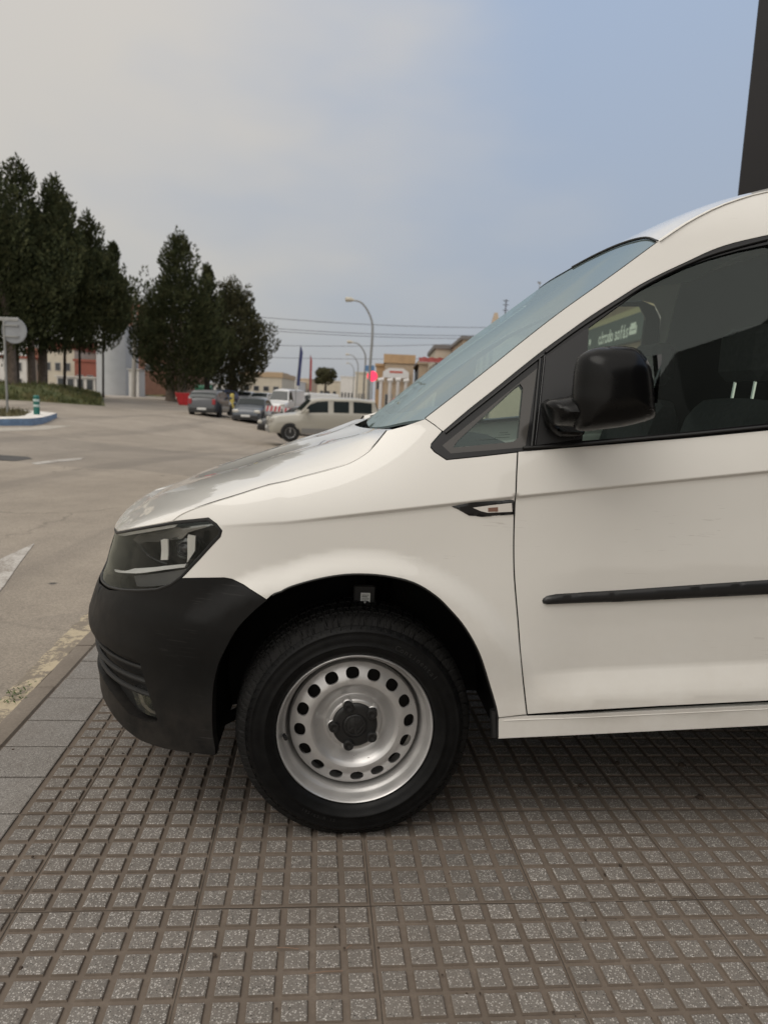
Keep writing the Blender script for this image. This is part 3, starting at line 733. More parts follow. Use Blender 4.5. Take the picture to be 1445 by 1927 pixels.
def make_wheel():
    R0=.318
    root=bpy.data.objects.new('wheel',None); link(root,van); root.location=(0,0,.303); root.empty_display_size=.1
    # tyre: sidewall and shoulder profile (r, y), y<0 is the outer face
    prof=[(.2035,.012),(.2075,.001),(.213,-.010),(.222,-.017),(.234,-.0215),(.236,-.0245),(.240,-.0250),(.242,-.0225),(.252,-.0235),(.264,-.0220),(.272,-.0190),(.2735,-.0200),(.276,-.0190),(.282,-.0130),(.288,-.0065)]
    mb=MB(); mb.lathe(prof,180); 
    def squash(mb):
        mb.v=[(x,y,(z if z>-.300 else -.300-(z+.300)*.15-.001)) for x,y,z in mb.v]
    squash(mb); ty=mb.build('tyre',TY,root,sharp=60)
    nb=900; rows=[(.288,-.0065,0),(.2915,-.002,1),(.297,.004,1),(.3015,.010,1),(.3055,.018,1),(.3075,.026,1),(.3085,.0275,2),(.309,.034,1),(.3105,.048,1),(.3108,.055,1),(.3108,.0565,2),(.3108,.064,2),(.3108,.0655,1),(.312,.090,1),(.312,.108,1),(.312,.1095,2),(.312,.117,2),(.312,.1185,1),(.311,.150,1),(.3085,.166,1),(.3085,.1675,2),(.309,.174,2),(.3075,.178,1),(.300,.194,1),(.285,.204,0),(.26,.212,0),(.21,.20,0)]
    tb=MB()
    for i,(r,y,t) in enumerate(rows):
        for k in range(nb):
            a=2*pi*k/nb; ph=(k/nb*54)
            dr=0
            if t==1:
                sl=y*34 if y<.06 else (.06*34+(y-.06)*10 if y<.12 else y*20)
                q=(ph+sl*.45)%1; dr=.0085*(1 if q<.13 else 0)+.005*(1 if .50<q<.56 else 0)
                if y<.012: dr*=.8*(1 if int(ph)%2 else .6)
            if t==2: dr=.0075
            r_=r*(1+.022*ss(.285,.30,r)); tb.v.append(((r_-dr)*math.cos(a),y,(r_-dr)*math.sin(a)))
    for i in range(len(rows)-1):
        for k in range(nb): k2=(k+1)%nb; tb.f.append((i*nb+k,i*nb+k2,(i+1)*nb+k2,(i+1)*nb+k))
    squash(tb); tb.build('tread',TRD,ty,sharp=25)
    # raised fine shoulder lines
    ln=MB()
    for k in range(68):
        a=2*pi*(k+.3)/68
        p0=(.2795*math.cos(a),-.0172,.2795*math.sin(a)); p1=(.2865*math.cos(a+.02),-.0090,.2865*math.sin(a+.02)); p2=(.2865*math.cos(a+.052),-.0090,.2865*math.sin(a+.052)); p3=(.281*math.cos(a+.055),-.0155,.281*math.sin(a+.055))
        ln.tube([p0,p1,p2,p3],.0009,4)
    squash(ln); ln.build('shoulder_ribs',TY,ty)
    # lettering moulded in the sidewall
    LTM=mat('moulded_lettering',(.016,.016,.0165),.4)
    def arc_text(s,size,rad,a_mid,step,flip=False):
        lt=MB()
        for i,ch in enumerate(s):
            if ch==' ': continue
            a=a_mid+(i-(len(s)-1)/2)*(-step if not flip else step); V,Fc=text_mesh(ch,size); u=Vector((math.cos(a),0,math.sin(a))); 
            if flip: up,rt=-u,Vector((-math.sin(a),0,math.cos(a)))
            else: up,rt=u,Vector((math.sin(a),0,-math.cos(a)))
            base=u*(rad+(size*.6 if flip else 0))+Vector((0,-.0256,0))
            lt.add([base+rt*v[0]+up*v[1] for v in V],Fc)
        lt.build('sidewall_lettering',LTM,ty,smooth=False)
    arc_text('Continental',.020,.246,R(52),.052)
    arc_text('195/65 R 15',.013,.246,R(248),.036,True)
    # rim barrel and flange
    rb=MB(); rb.lathe([(.2035,.012),(.2075,.006),(.2088,-.001),(.2080,-.006),(.2055,-.0075),(.2025,-.004),(.1995,.004),(.1970,.010),(.1955,.020),(.1930,.026),(.1880,.031),(.1850,.038),(.1835,.052),(.1800,.080),(.170,.10),(.170,.17),(.19,.19)],160)
    rim=rb.build('rim',STEEL,root,sharp=55)
    # disc with sixteen vent holes
    NHL=16; dp=[(.1745,.062),(.1740,.050),(.1725,.0435)]
    def yy(r): return itp(r,[.118,.124,.130,.138,.165,.1725],[.0205,.0195,.0205,.0225,.0370,.0435])
    loop=[(.1725*math.cos(2*pi*k/160),.1725*math.sin(2*pi*k/160)) for k in range(160)]
    inner=[(.118*math.cos(2*pi*k/112),.118*math.sin(2*pi*k/112)) for k in range(112)]
    hs=[]
    for i in range(NHL):
        a=2*pi*(i+.19)/NHL+pi/2; c=(.1470*math.cos(a),.1470*math.sin(a)); h=[]
        for k in range(24):
            b=2*pi*k/24; e=2.35; cx_=abs(math.cos(b))**(2/e)*(1 if math.cos(b)>0 else -1); sy_=abs(math.sin(b))**(2/e)*(1 if math.sin(b)>0 else -1)
            ex,ey=.0150*cx_,.0180*sy_
            ex*=(1.0); h.append((c[0]+ex*math.cos(a)-ey*math.sin(a),c[1]+ex*math.sin(a)+ey*math.cos(a)))
        hs.append(h)
    vo,fs,bs=tri(loop,[inner]+hs,.009,0)
    mb=MB(); V=[(v.x,yy(math.hypot(v.x,v.y)),v.y) for v in vo]; mb.v=V; mb.f=[f for f in fs]
    for h in hs:
        b=len(mb.v); n=len(h)
        mb.v+=[(p[0],yy(math.hypot(*p)),p[1]) for p in h]+[(p[0],yy(math.hypot(*p))+.007,p[1]) for p in h]; mb.f+=[(b+i,b+(i+1)%n,b+n+(i+1)%n,b+n+i) for i in range(n)]
    mb.lathe([(.1725,.0435),(.1745,.050),(.1760,.064)],160)
    mb.lathe([(.118,.0205),(.112,.0235),(.106,.0300),(.100,.0385),(.092,.0480),(.086,.0535),(.080,.0560),(.0765,.0545),(.0735,.0480),(.0715,.0385),(.0690,.0335),(.0655,.0320),(.0560,.0320),(.030,.034)],112)
    # five pads that carry the bolts
    for i in range(5):
        a=2*pi*i/5+R(110); c=Vector((.0600*math.cos(a),0,.0600*math.sin(a)))
        mb.lathe([(.0172,.052),(.0165,.036),(.0150,.0305),(.012,.029)],20,c=(c.x,0,c.z))
    mb.build('disc',STEEL,rim,sharp=50)
    DK=MB(); DK.lathe([(.168,.085),(.10,.075),(.02,.075)],48); DK.build('brake_disc',mat('rusty_brake',(.012,.010,.008),.8,var=.4),root)
    cp=MB(); cp.lathe([(.0612,.036),(.0608,.0270),(.0588,.0245),(.0500,.0235),(.0345,.0225),(.0335,.0245),(.0320,.0245),(.0310,.0225),(.0295,.0215),(.0001,.0210)],72)
    for i in range(5):
        a=2*pi*i/5+R(110); c=(.0560*math.cos(a),0,.0560*math.sin(a))
        cp.lathe([(.0145,.034),(.0140,.0150),(.0125,.0130),(.0085,.0128),(.0075,.0160),(.0001,.0170)],24,c=c)
    cap=cp.build('hub_cap',CAPM,root,sharp=45)
    em=MB()
    def bar(p,q,w=.0026):
        p,q=Vector(p),Vector(q); d=(q-p).normalized(); n=Vector((-d.y,d.x))*w/2
        a_=[p+n,q+n,q-n,p-n]; em.add([(v.x,.0195,v.y) for v in a_]+[(v.x,.0215,v.y) for v in a_],[(0,1,2,3),(0,4,5,1),(1,5,6,2),(2,6,7,3),(3,7,4,0)])
    tw=R(-18); rt=lambda x,y:(x*math.cos(tw)-y*math.sin(tw),x*math.sin(tw)+y*math.cos(tw))
    for a_,b_ in (((-.0095,.0245),(0,.004)),((.0095,.0245),(0,.004))): bar(rt(*a_),rt(*b_),.0045)
    for a_,b_ in (((-.0225,.012),(-.0105,-.0215)),((-.0105,-.0215),(0,.0005)),((0,.0005),(.0105,-.0215)),((.0105,-.0215),(.0225,.012))): bar(rt(*a_),rt(*b_),.0045)
    em.lathe([(.0275,.0215),(.0272,.0195),(.0250,.0195),(.0247,.0215)],48)
    em.build('emblem',mat('emblem_plastic',(.020,.020,.020),.35),cap,smooth=False)
    vv=MB(); a=R(188); vv.tube([(.1905*math.cos(a),.030,.1905*math.sin(a)),(.1860*math.cos(a),.010,.1860*math.sin(a))],.0045,10); vv.tube([(.1862*math.cos(a),.013,.1862*math.sin(a)),(.184*math.cos(a),.002,.184*math.sin(a))],[.0058,.005],10); vv.build('valve',RUB,rim)
    return root
wh=make_wheel(); wh.rotation_euler=(0,0,R(3))
def place_wheel(x,y,rz):
    c=copy_tree(wh,van); c.location=(x,y,.303); c.rotation_euler=(0,0,rz); return c
place_wheel(2.682,.005,0); place_wheel(0,2*YC,pi+R(3)); place_wheel(2.682,2*YC-.005,pi)
# ---- outside mirrors
MIRM=NT('mirror_housing_plastic'); MIRM.set('Base Color',(.010,.010,.0105)); 
_s=MIRM.sep(); _sc=MIRM.math('MULTIPLY',MIRM.mr(MIRM.noise(1,3,.5,vec=MIRM.mapping((30,30,420))),.60,.64),MIRM.math('MULTIPLY',MIRM.mr(_s[0],.62,.64,0,1),MIRM.mr(_s[2],1.16,1.19,1,0)))
MIRM.set('Base Color',MIRM.mix(_sc,(.004,.004,.0042),(.20,.19,.18))); MIRM.set('Roughness',MIRM.mr(MIRM.noise(14,4,.6),.3,.7,.20,.30)); MIRM.set('Specular IOR Level',.22); MIRM=MIRM.m
def plane_pts(px,Y):
    out=[]; R3=VM.to_3x3().inverted(); c=VM.inverted()@CAM
    for x,y in px:
        d=R3@ray(x,y); P=c+d*((Y-c.y)/d.y); out.append((P.x,P.z))
    return out
def pillow(poly,Y,T,Rr,Tb,res=.008,pw=2.0):
    """a closed body with this outline, domed T towards the viewer and Tb away from it"""
    o=resamp(poly,.006)
    if area(o)<0: o=o[::-1]
    vo,fs,bs=tri(o,[],res,.0012); mb=MB(); n=len(vo); A=[];B=[]
    for v in vo:
        q=min(1,distp(v.x,v.y,o)/Rr); h=(1-(1-q)**pw)**(1/pw)
        A.append((v.x,Y-T*h,v.y)); B.append((v.x,Y+Tb*h,v.y))
    mb.add(A,fs); mb.add(B,[f[::-1] for f in fs]); return mb,o
MH=[(1076,760),(1079,725),(1083,692),(1091,670),(1112,657),(1145,651.5),(1183,652.5),(1201,661),(1216,680),(1225,715),(1229,765),(1229,781),(1220,790),(1176,802),(1125,809),(1092,811),(1080,800)]
mh=plane_pts([tuple(v) for v in cat(MH,5,True)],-.16)
mb,_=pillow(mh,-.16,.065,.075,.075); root_m=both(mb,'wing_mirror',MIRM,van)
lip=plane_pts([tuple(v) for v in cat([(1199,660),(1214,681),(1222,716),(1226,765),(1226,780),(1219,787)],6)],-.155)
MA=plane_pts([tuple(v) for v in cat([(1019,765),(1021,757),(1030,751.5),(1048,748),(1068,743),(1080,728),(1100,728),(1108,770),(1104,806),(1092,810),(1074,803),(1045,801),(1036,799),(1028,790)],4,True)],-.09)
mb,_=pillow(MA,-.125,.066,.050,.085); a1=mb.build('arm',MIRM,root_m[0]); mirrored(mb).build('arm',MIRM,root_m[1])
MF=plane_pts([tuple(v) for v in cat([(1018,765),(1022,756),(1032,752),(1040,775),(1048,800),(1092,806),(1094,818),(1075,824),(1050,823),(1034,815),(1024,800)],4,True)],-.03)
mb,_=pillow(MF,-.035,.040,.030,.045); mb.build('foot',MIRM,root_m[0]); mirrored(mb).build('foot',MIRM,root_m[1])
mb=MB(); mb.tube([(p[0]-.004,-.170,p[1]) for p in lip],.0025,6); mb.build('rim_trim',RUB,root_m[0]); mirrored(mb).build('rim_trim',RUB,root_m[1])
gm=MB(); gm.grid(lambda u,v:Vector((.652,-.19+.10*u,1.19+.11*v)),2,2)
gm.build('mirror_glass',mat('mirror_silver',(.9,.9,.9),.02,1),root_m[0]); mirrored(gm).build('mirror_glass',MC['mirror_silver'],root_m[1])
# ---- cabin
CAB=mat('cabin_plastic',(.030,.030,.031),.7,var=.2,vs=20); FAB=mat('seat_fabric',(.022,.022,.024),.95,var=.35,vs=60); HEADL=mat('headlining',(.30,.30,.28),.9)
mb=MB(); mb.grid(lambda u,v:Vector((.10+.42*u,.06+(2*YC-.12)*v,1.055-.03*abs(2*v-1)+.02*math.sin(u*pi)-.05*max(0,u-.9)*8)),10,20); mb.grid(lambda u,v:Vector((.52+.06*math.sin(u*pi/2),.06+(2*YC-.12)*v,1.01-.4*u)),6,20); mb.build('dashboard',CAB,van)
mb=MB(); mb.box((.62,.12,.42),(1.42,2*YC-.12,.47)); mb.build('cabin_floor',CAB,van,smooth=False)
mb=MB(); mb.grid(lambda u,v:Vector((1.46+.03*math.sin(v*pi),.05+(2*YC-.10)*v,.45+1.32*u)),6,20); mb.build('bulkhead',DARK,van)
mb=MB(); mb.grid(lambda u,v:Vector((.82+.66*u,.24+(2*YC-.48)*v,1.63+.12*u+.05*math.sin(v*pi))),8,20); mb.build('headlining',HEADL,van)
for y0 in (.24,1.00):
    mb=MB(); mb.box((.62,y0,.62),(1.16,y0+.50,.76),.04); mb.build('seat_cushion',FAB,van)
    mb=MB(); prof=[(1.10,.70),(1.06,.80),(1.10,1.0),(1.16,1.18),(1.20,1.225),(1.26,1.22),(1.29,1.15),(1.24,.9),(1.22,.7)]
    N=10
    for j in range(N+1):
        t=j/N; w=math.sin(math.pi*min(1,max(0,t)))**.25 if 0<t<1 else 0; cx=sum(p[0] for p in prof)/9; cz=sum(p[1] for p in prof)/9
        for (x,z) in prof: mb.v.append((cx+(x-cx)*(.75+.25*w),y0+.50*t,cz+(z-cz)*(.86+.14*w)))
    for j in range(N):
        for i in range(9): mb.f.append((j*9+i,j*9+(i+1)%9,(j+1)*9+(i+1)%9,(j+1)*9+i))
    mb.f.append(tuple(range(9))); mb.f.append(tuple(N*9+i for i in range(9))[::-1]); sb=mb.build('seat_back',FAB,van,sharp=50)
    mb=MB(); 
    for dy in (.19,.31): mb.tube([(1.225,y0+dy,1.19),(1.235,y0+dy,1.30)],.007,8)
    mb.build('headrest_post',CHR,sb)
    mb=MB(); mb.box((1.19,y0+.12,1.28),(1.29,y0+.38,1.45),.03); mb.build('headrest',FAB,sb)
mb=MB(); c=Vector((.62,.42,1.02)); ax=Vector((.9,0,.45)).normalized(); e1=Vector((0,1,0)); e2=ax.cross(e1)
mb.tube([c+.185*(math.cos(a*pi/18)*e1+math.sin(a*pi/18)*e2) for a in range(37)],.014,8,False)
for a in (0,120,240): mb.tube([c-ax*.03,c+.18*(math.cos(R(a+90))*e1+math.sin(R(a+90))*e2)],.012,6)
mb.tube([c,c-ax*.35],.03,8); mb.build('steering_wheel',CAB,van)
# ================================================================ THE GROUND
def tz(x,y): return -.02-.93*ss(-13.5,-2,x)*ss(8,32,y)+.45*ss(-13,-23,x)*ss(25,46,y)
def Q(px,Y,z=0):            # ground point below this bearing at depth Y
    P=at(px,745,Y); return Vector((P.x,Y,tz(P.x,Y)+z))
def zpx(px,py,Y): return at(px,py,Y).z
TA=R(5.24); TO=gnd(697.6,1701); te=Vector((math.cos(TA),math.sin(TA),0)); tn=Vector((-math.sin(TA),math.cos(TA),0))
def tw(i,j,z=0): return TO+te*i+tn*j+Vector((0,0,z))
def tuv(P): d=P-TO; return d.dot(te),d.dot(tn)
CUT=tuv(gnd(191,1319))[0]; KIN=tuv(gnd(60,1345))[0]; KIN=(tuv(gnd(0,1410))[0]+tuv(gnd(180,1215))[0])/2
KMID=(tuv(gnd(0,1345))[0]+tuv(gnd(170,1190))[0])/2; KOUT=(tuv(gnd(0,1300))[0]+tuv(gnd(165,1160))[0])/2
# asphalt
t=NT('asphalt')
g=t.vor(150,'F1','Color'); gs_=t.n.new('ShaderNodeSeparateColor'); t.l.new(g,gs_.inputs[0])
agg=t.mr(gs_.outputs[0],0,1,.80,1.22); big=t.noise(.22,5,.62,dist=.6); mid=t.noise(2.2,6,.7)
base=t.ramp(big,[(.30,(.27,.232,.188)),(.52,(.345,.297,.242)),(.72,(.415,.36,.298))])
base=t.mix(t.mr(mid,.35,.7,0,.30),base,(.15,.128,.108))
trk=t.noise(1,4,.6,vec=t.mapping((.9,.045,1),rot=(0,0,R(60)))); base=t.mix(t.mr(trk,.50,.66,0,.35,True),base,(.135,.118,.102))
sp=t.vor(1.7); base=t.mix(t.math('MULTIPLY',t.mr(sp,.05,.07,1,0),t.mr(t.noise(.6),.5,.55)),base,(.07,.065,.06))
wv=t.n.new('ShaderNodeVectorMath'); wv.operation='ADD'; nn=t.n.new('ShaderNodeTexNoise'); nn.inputs['Scale'].default_value=1.5; nn.inputs['Detail'].default_value=5; t.l.new(t.tc.outputs['Object'],nn.inputs[0]); t.l.new(t.tc.outputs['Object'],wv.inputs[0]); t.l.new(nn.outputs[1],wv.inputs[1])
ck=t.vor(.32,'DISTANCE_TO_EDGE','Distance',vec=wv.outputs[0]); base=t.mix(t.math('MULTIPLY',t.mr(ck,.003,.009,.35,0),t.mr(t.noise(.35,3),.45,.6)),base,(.07,.06,.05))
pt=t.vor(.13,'F1','Color'); ps=t.n.new('ShaderNodeSeparateColor'); t.l.new(pt,ps.inputs[0]); base=t.mix(t.mr(ps.outputs[0],.72,.74,0,.30),base,(.15,.135,.12))
cb=t.n.new('ShaderNodeMix'); cb.data_type='RGBA'; cb.blend_type='MULTIPLY'; cb.inputs[0].default_value=1; t.l.new(base,cb.inputs[6]); 
cc=t.n.new('ShaderNodeCombineColor'); [t.l.new(agg,cc.inputs[k]) for k in range(3)]; t.l.new(cc.outputs[0],cb.inputs[7])
t.set('Base Color',cb.outputs[2]); t.set('Roughness',.85); t.set('Specular IOR Level',.3); t.bump(t.noise(130,4,.7),.6,.004); ASPH=t.m
mb=MB(); xs=[-400,-200,-120,-80,-60,-50]+[-45+1.5*k for k in range(50)]+[35,50,80,120,200,400]; ys=[-60,-30,-10,-4]+[-2+1.25*k for k in range(56)]+[75,90,110,140,180,250,350,600,1200]
for y in ys:
    for x in xs:
        mb.v.append((x,y,tz(x,y)))
nx=len(xs)
for j in range(len(ys)-1):
    for i in range(nx-1): mb.f.append((j*nx+i,j*nx+i+1,(j+1)*nx+i+1,(j+1)*nx+i))
tag(mb.build('road',ASPH),kind='structure')
# pavement: brown mortar bed, raised terrazzo studs in 6 x 6 slabs, a border of plain slabs, the kerb
def terrazzo(name,c1,chip,sc=170):
    t=NT(name)
    v=t.vor(sc,'F1','Color',vec=t.mapping((1,1.0,1),rot=(0,0,.4))); s=t.n.new('ShaderNodeSeparateColor'); t.l.new(v,s.inputs[0])
    d=t.vor(sc,'F1','Distance',vec=t.mapping((1,1.0,1),rot=(0,0,.4)))
    isw=t.math('MULTIPLY',t.mr(s.outputs[0],.50,.52),t.mr(d,.34,.46,1,0)); isd=t.math('MULTIPLY',t.mr(s.outputs[1],.86,.87),t.mr(d,.30,.42,1,0))
    v2=t.vor(sc*2.2,'F1','Color'); s2=t.n.new('ShaderNodeSeparateColor'); t.l.new(v2,s2.inputs[0])
    b=t.mix(t.mr(t.noise(3.5,5,.6),.3,.7),c1,tuple(x*1.22 for x in c1)); b=t.mix(t.mr(s2.outputs[2],.72,.75),b,tuple(x*1.6 for x in c1))
    b=t.mix(isw,b,chip); b=t.mix(isd,b,(.028,.026,.025))
    dirt=t.noise(1.1,6,.7); b=t.mix(t.mr(dirt,.42,.75,0,.55),b,(.120,.098,.078)); dn=t.noise(24,5,.7); b=t.mix(t.mr(dn,.55,.8,0,.5),b,(.135,.110,.088))
    if name=='terrazzo_stud':
        an=t.n.new('ShaderNodeAttribute'); an.attribute_name='wear'; cc=t.n.new('ShaderNodeCombineColor'); [t.l.new(an.outputs['Fac'],cc.inputs[k_]) for k_ in range(3)]; b=t.mix(1.0,b,cc.outputs[0],'MULTIPLY')
    t.set('Base Color',b); t.set('Roughness',t.mr(t.noise(60,3),.3,.7,.55,.8)); t.set('Specular IOR Level',.4); t.bump(t.noise(420,3,.6),.35,.0012); return t.m
STUD=terrazzo('terrazzo_stud',(.140,.127,.114),(.455,.43,.40),230)
PLAIN=terrazzo('terrazzo_plain',(.175,.164,.152),(.38,.36,.335),230)
t=NT('mortar_grooves'); a=t.noise(5,6,.7); b_=t.noise(70,4,.7)
t.set('Base Color',t.mix(t.mr(b_,.35,.75),t.ramp(a,[(.3,(.115,.091,.071)),(.55,(.160,.127,.100)),(.75,(.205,.166,.133))]),(.13,.103,.082))); t.set('Roughness',.95); t.bump(t.noise(160,5,.7),.5,.002); MORT=t.m
P0=.4/6
mb=MB(); J0,J1=-1.6,8.0; I1=7.0
mb.add([tw(KIN-.01,J0,-.0062),tw(I1,J0,-.0062),tw(I1,J1,-.0062),tw(KIN-.01,J1,-.0062)],[(0,1,2,3)])
mb.box
pv=mb.build('pavement',MORT,smooth=False); tag(pv,kind='structure')
mb=MB(); rnd=random.Random(3)
i0=int(math.floor(CUT/P0)); 
def hx(i,j): return (math.sin(i*12.9898+j*78.233)*43758.5453)%1
TN=[]
for i in range(i0,int(I1/P0)):
    for j in range(int(J0/P0),int(J1/P0)):
        x0,x1=i*P0+.0085,(i+1)*P0-.0085; y0,y1=j*P0+.0085,(j+1)*P0-.0085
        if x0<CUT+.012: x0=CUT+.012
        if x1-x0<.008: continue
        ti,tj=i//6,j//6; h=.0016*(hx(ti,tj)-.5); sl=(hx(ti+9,tj)-.5)*.006; sm=(hx(ti,tj+9)-.5)*.006
        jx,jy=(hx(ti+3,tj+1)-.5)*.003,(hx(ti+5,tj+2)-.5)*.003; e=.0050
        dx,dy=[(rnd.random()-.5)*.0012 for _ in 'ab']
        cx,cy=(ti*6+3)*P0,(tj*6+3)*P0
        def pt(x,y,z): return tw(x+jx+dx,y+jy+dy,z+h+sl*(x-cx)+sm*(y-cy))
        b=len(mb.v); z0=-.0064
        mb.v+=[tuple(pt(*q)) for q in ((x0-e*.4,y0-e*.4,z0),(x1+e*.4,y0-e*.4,z0),(x1+e*.4,y1+e*.4,z0),(x0-e*.4,y1+e*.4,z0),(x0,y0,-.0012),(x1,y0,-.0012),(x1,y1,-.0012),(x0,y1,-.0012),(x0+e*.45,y0+e*.45,0),(x1-e*.45,y0+e*.45,0),(x1-e*.45,y1-e*.45,0),(x0+e*.45,y1-e*.45,0))]
        mb.f.append((b+8,b+9,b+10,b+11)); TN.append(.86+.22*hx(ti*3+1,tj*7+2)+.12*(rnd.random()-.5))
        for k in range(4):
            k2=(k+1)%4; mb.f.append((b+k,b+k2,b+4+k2,b+4+k)); mb.f.append((b+4+k,b+4+k2,b+8+k2,b+8+k))
o=mb.build('paving_studs',STUD,smooth=False); o.data.materials.append(MORT); pass
for i_,p_ in enumerate(o.data.polygons):
    if i_%9 in (1,3,5,7): p_.material_index=1
at_=o.data.attributes.new('wear','FLOAT','FACE'); at_.data.foreach_set('value',[TN[i_//9] for i_ in range(len(o.data.polygons))])
tag(o,kind='structure').name='pavement_studs'
# thin ridges of mortar and dark open joints between slabs
mb=MB(); md=MB()
def strip(m_,x0,y0,x1,y1,w,z,seg=.1,wob=.0012):
    L=math.hypot(x1-x0,y1-y0); n=max(1,int(L/seg)); dx,dy=(x1-x0)/L,(y1-y0)/L; b=len(m_.v)
    for k in range(n+1):
        q=L*k/n; o=(rnd.random()-.5)*wob*2; ww=w*(.6+.8*rnd.random())/2
        for s in (-1,1): m_.v.append(tuple(tw(x0+dx*q-dy*(o+s*ww),y0+dy*q+dx*(o+s*ww),z)))
    m_.f+=[(b+2*k,b+2*k+1,b+2*k+3,b+2*k+2) for k in range(n)]
for k in range(int(CUT/.4)-1,int(I1/.4)):
    x=k*.4
    if x>CUT+.03: strip(md,x,J0,x,J1,.0017,-.0050)
for k in range(int(J0/.4),int(J1/.4)): strip(md,CUT,k*.4,I1,k*.4,.0017,-.0048)
JNT=mat('open_joint',(.050,.041,.033),.95)
tag(md.build('pavement_joints',JNT,smooth=False),kind='structure')
mb=MB()
j=int(J0/.2)
while j*.2<J1:
    y0,y1=j*.2+.004,(j+1)*.2-.004; h=(hx(j,3)-.5)*.002
    for (xa,xb) in ((KIN+.003,CUT-.004),):
        P=[tw(xa,y0,-.006),tw(xb,y0,-.006),tw(xb,y1,-.006),tw(xa,y1,-.006),tw(xa,y0,h-.0015),tw(xb,y0,h-.0015),tw(xb,y1,h-.0015),tw(xa,y1,h-.0015),tw(xa+.003,y0+.003,h),tw(xb-.003,y0+.003,h),tw(xb-.003,y1-.003,h),tw(xa+.003,y1-.003,h)]
        mb.add(P,[(8,9,10,11)]+[(k,(k+1)%4,4+(k+1)%4,4+k) for k in range(4)]+[(4+k,4+(k+1)%4,8+(k+1)%4,8+k) for k in range(4)])
    j+=1
tag(mb.build('pavement_border',PLAIN,smooth=False),kind='structure')
t=NT('kerb_stone'); a=t.noise(4,6,.7); b_=t.noise(90,4,.7)
t.set('Base Color',t.mix(t.mr(b_,.3,.8),t.ramp(a,[(.3,(.165,.135,.108)),(.6,(.225,.19,.155)),(.8,(.27,.235,.195))]),(.14,.118,.096))); t.set('Roughness',.9); t.bump(t.noise(110,5,.7),.5,.003); KERB=t.m
mb=MB(); y=J0-.1; k=0
while y<J1:
    L=.5; y0,y1=y+.004,y+L-.004; xa,xb=KMID+.004,KIN-.004; h=(hx(k,11)-.5)*.004
    n=6
    for q in range(n):
        ya,yb=y0+(y1-y0)*q/n,y0+(y1-y0)*(q+1)/n
        w0,w1=(hx(k*n+q,5)-.5)*.006,(hx(k*n+q+1,5)-.5)*.006
        if q==0: w0-=.0;
        mb.add([tw(xa+w0,ya,-.03),tw(xa+.006+w0,ya,-.004+h),tw(xa+.02,ya,h),tw(xb-.006,ya,h+.001),tw(xb,ya,-.006),tw(xa+w1,yb,-.03),tw(xa+.006+w1,yb,-.004+h),tw(xa+.02,yb,h),tw(xb-.006,yb,h+.001),tw(xb,yb,-.006)],[(i,i+1,i+6,i+5) for i in range(4)])
    mb.add([tw(xa,y0,-.03),tw(xa+.006,y0,-.004+h),tw(xa+.02,y0,h),tw(xb-.006,y0,h),tw(xb,y0,-.006)],[(0,1,2,3,4)]); mb.add([tw(xa,y1,-.03),tw(xa+.006,y1,-.004+h),tw(xa+.02,y1,h),tw(xb-.006,y1,h),tw(xb,y1,-.006)],[(4,3,2,1,0)])
    y+=L; k+=1
tag(mb.build('kerb',KERB),kind='structure')
# cream paint, worn through in patches, on the strip of cement against the kerb
t=NT('worn_cream_paint'); a=t.noise(7,7,.75); b_=t.noise(40,5,.7)
w=t.math('ADD',t.math('MULTIPLY',a,.65),t.math('MULTIPLY',b_,.35))
t.set('Base Color',t.mix(t.mr(w,.47,.52),(.47,.395,.275),(.22,.185,.145))); t.set('Roughness',.85); t.bump(t.noise(60,6,.75),.7,.006); CREAM=t.m
mb=MB(); rr=random.Random(5); n=160; b=0
for k in range(n+1):
    yy_=J0-.2+(J1+1.5-J0)*k/n; o=(rr.random()-.5)*.018+.02*math.sin(yy_*2.1)
    mb.v+=[tuple(tw(KOUT+o,yy_,-.0155)),tuple(tw(KMID+.003,yy_,-.011))]
mb.f+=[(2*k,2*k+1,2*k+3,2*k+2) for k in range(n)]
tag(mb.build('painted_gutter',CREAM),kind='structure').name='kerb_paint'
# grit, seeds and twigs that lie on the pavement
GR=mat('grit',(.05,.035,.025),.9,var=.5,vs=50); mb=MB()
def clod(P,r,seed):
    q=random.Random(seed); n=6; v=[]; f=[]
    for a in range(3):
        for k in range(n):
            rr_=r*(.9,1.,.5)[a]*(.7+.5*q.random()); v.append(P+Vector((rr_*math.cos(k*2*pi/n),rr_*math.sin(k*2*pi/n),r*(0,.45,.85)[a])))
    for a in range(2):
        for k in range(n): f.append((a*n+k,a*n+(k+1)%n,(a+1)*n+(k+1)%n,(a+1)*n+k))
    f.append((2*n,2*n+1,2*n+2,2*n+3,2*n+4,2*n+5)); return v,f
for (x,y,r) in [(630,1744,3),(712,1783,3),(40,1822,5),(405,1797,4),(62,1612,3),(1316,1502,9),(1092,1479,6),(1160,1437,6),(1282,1441,8),(832,1834,2.5),(878,1870,3),(903,1869,3),(520,1898,3),(648,1784,3),(1166,1628,4),(1137,1645,3),(1101,1731,3),(232,1418,3),(25,1411,3),(191,1427,3),(1040,1904,3),(910,1592,2),(1150,1844,2)]:
    P=gnd(x,y); d=P.length; v,f=clod(P+Vector((0,0,-.001)),r*(P-CAM).length/F*.8,x); mb.add(v,f)
rq=random.Random(11)
for k in range(420):
    P=tw(rq.uniform(CUT,2.2),rq.uniform(-.8,2.4)); v,f=clod(P+Vector((0,0,-.004)),rq.uniform(.0006,.0018),k); mb.add(v,f)
tag(mb.build('grit',GR),'dark grit and seed husks scattered on the studded paving','grit',kind='stuff')
mb=MB(); 
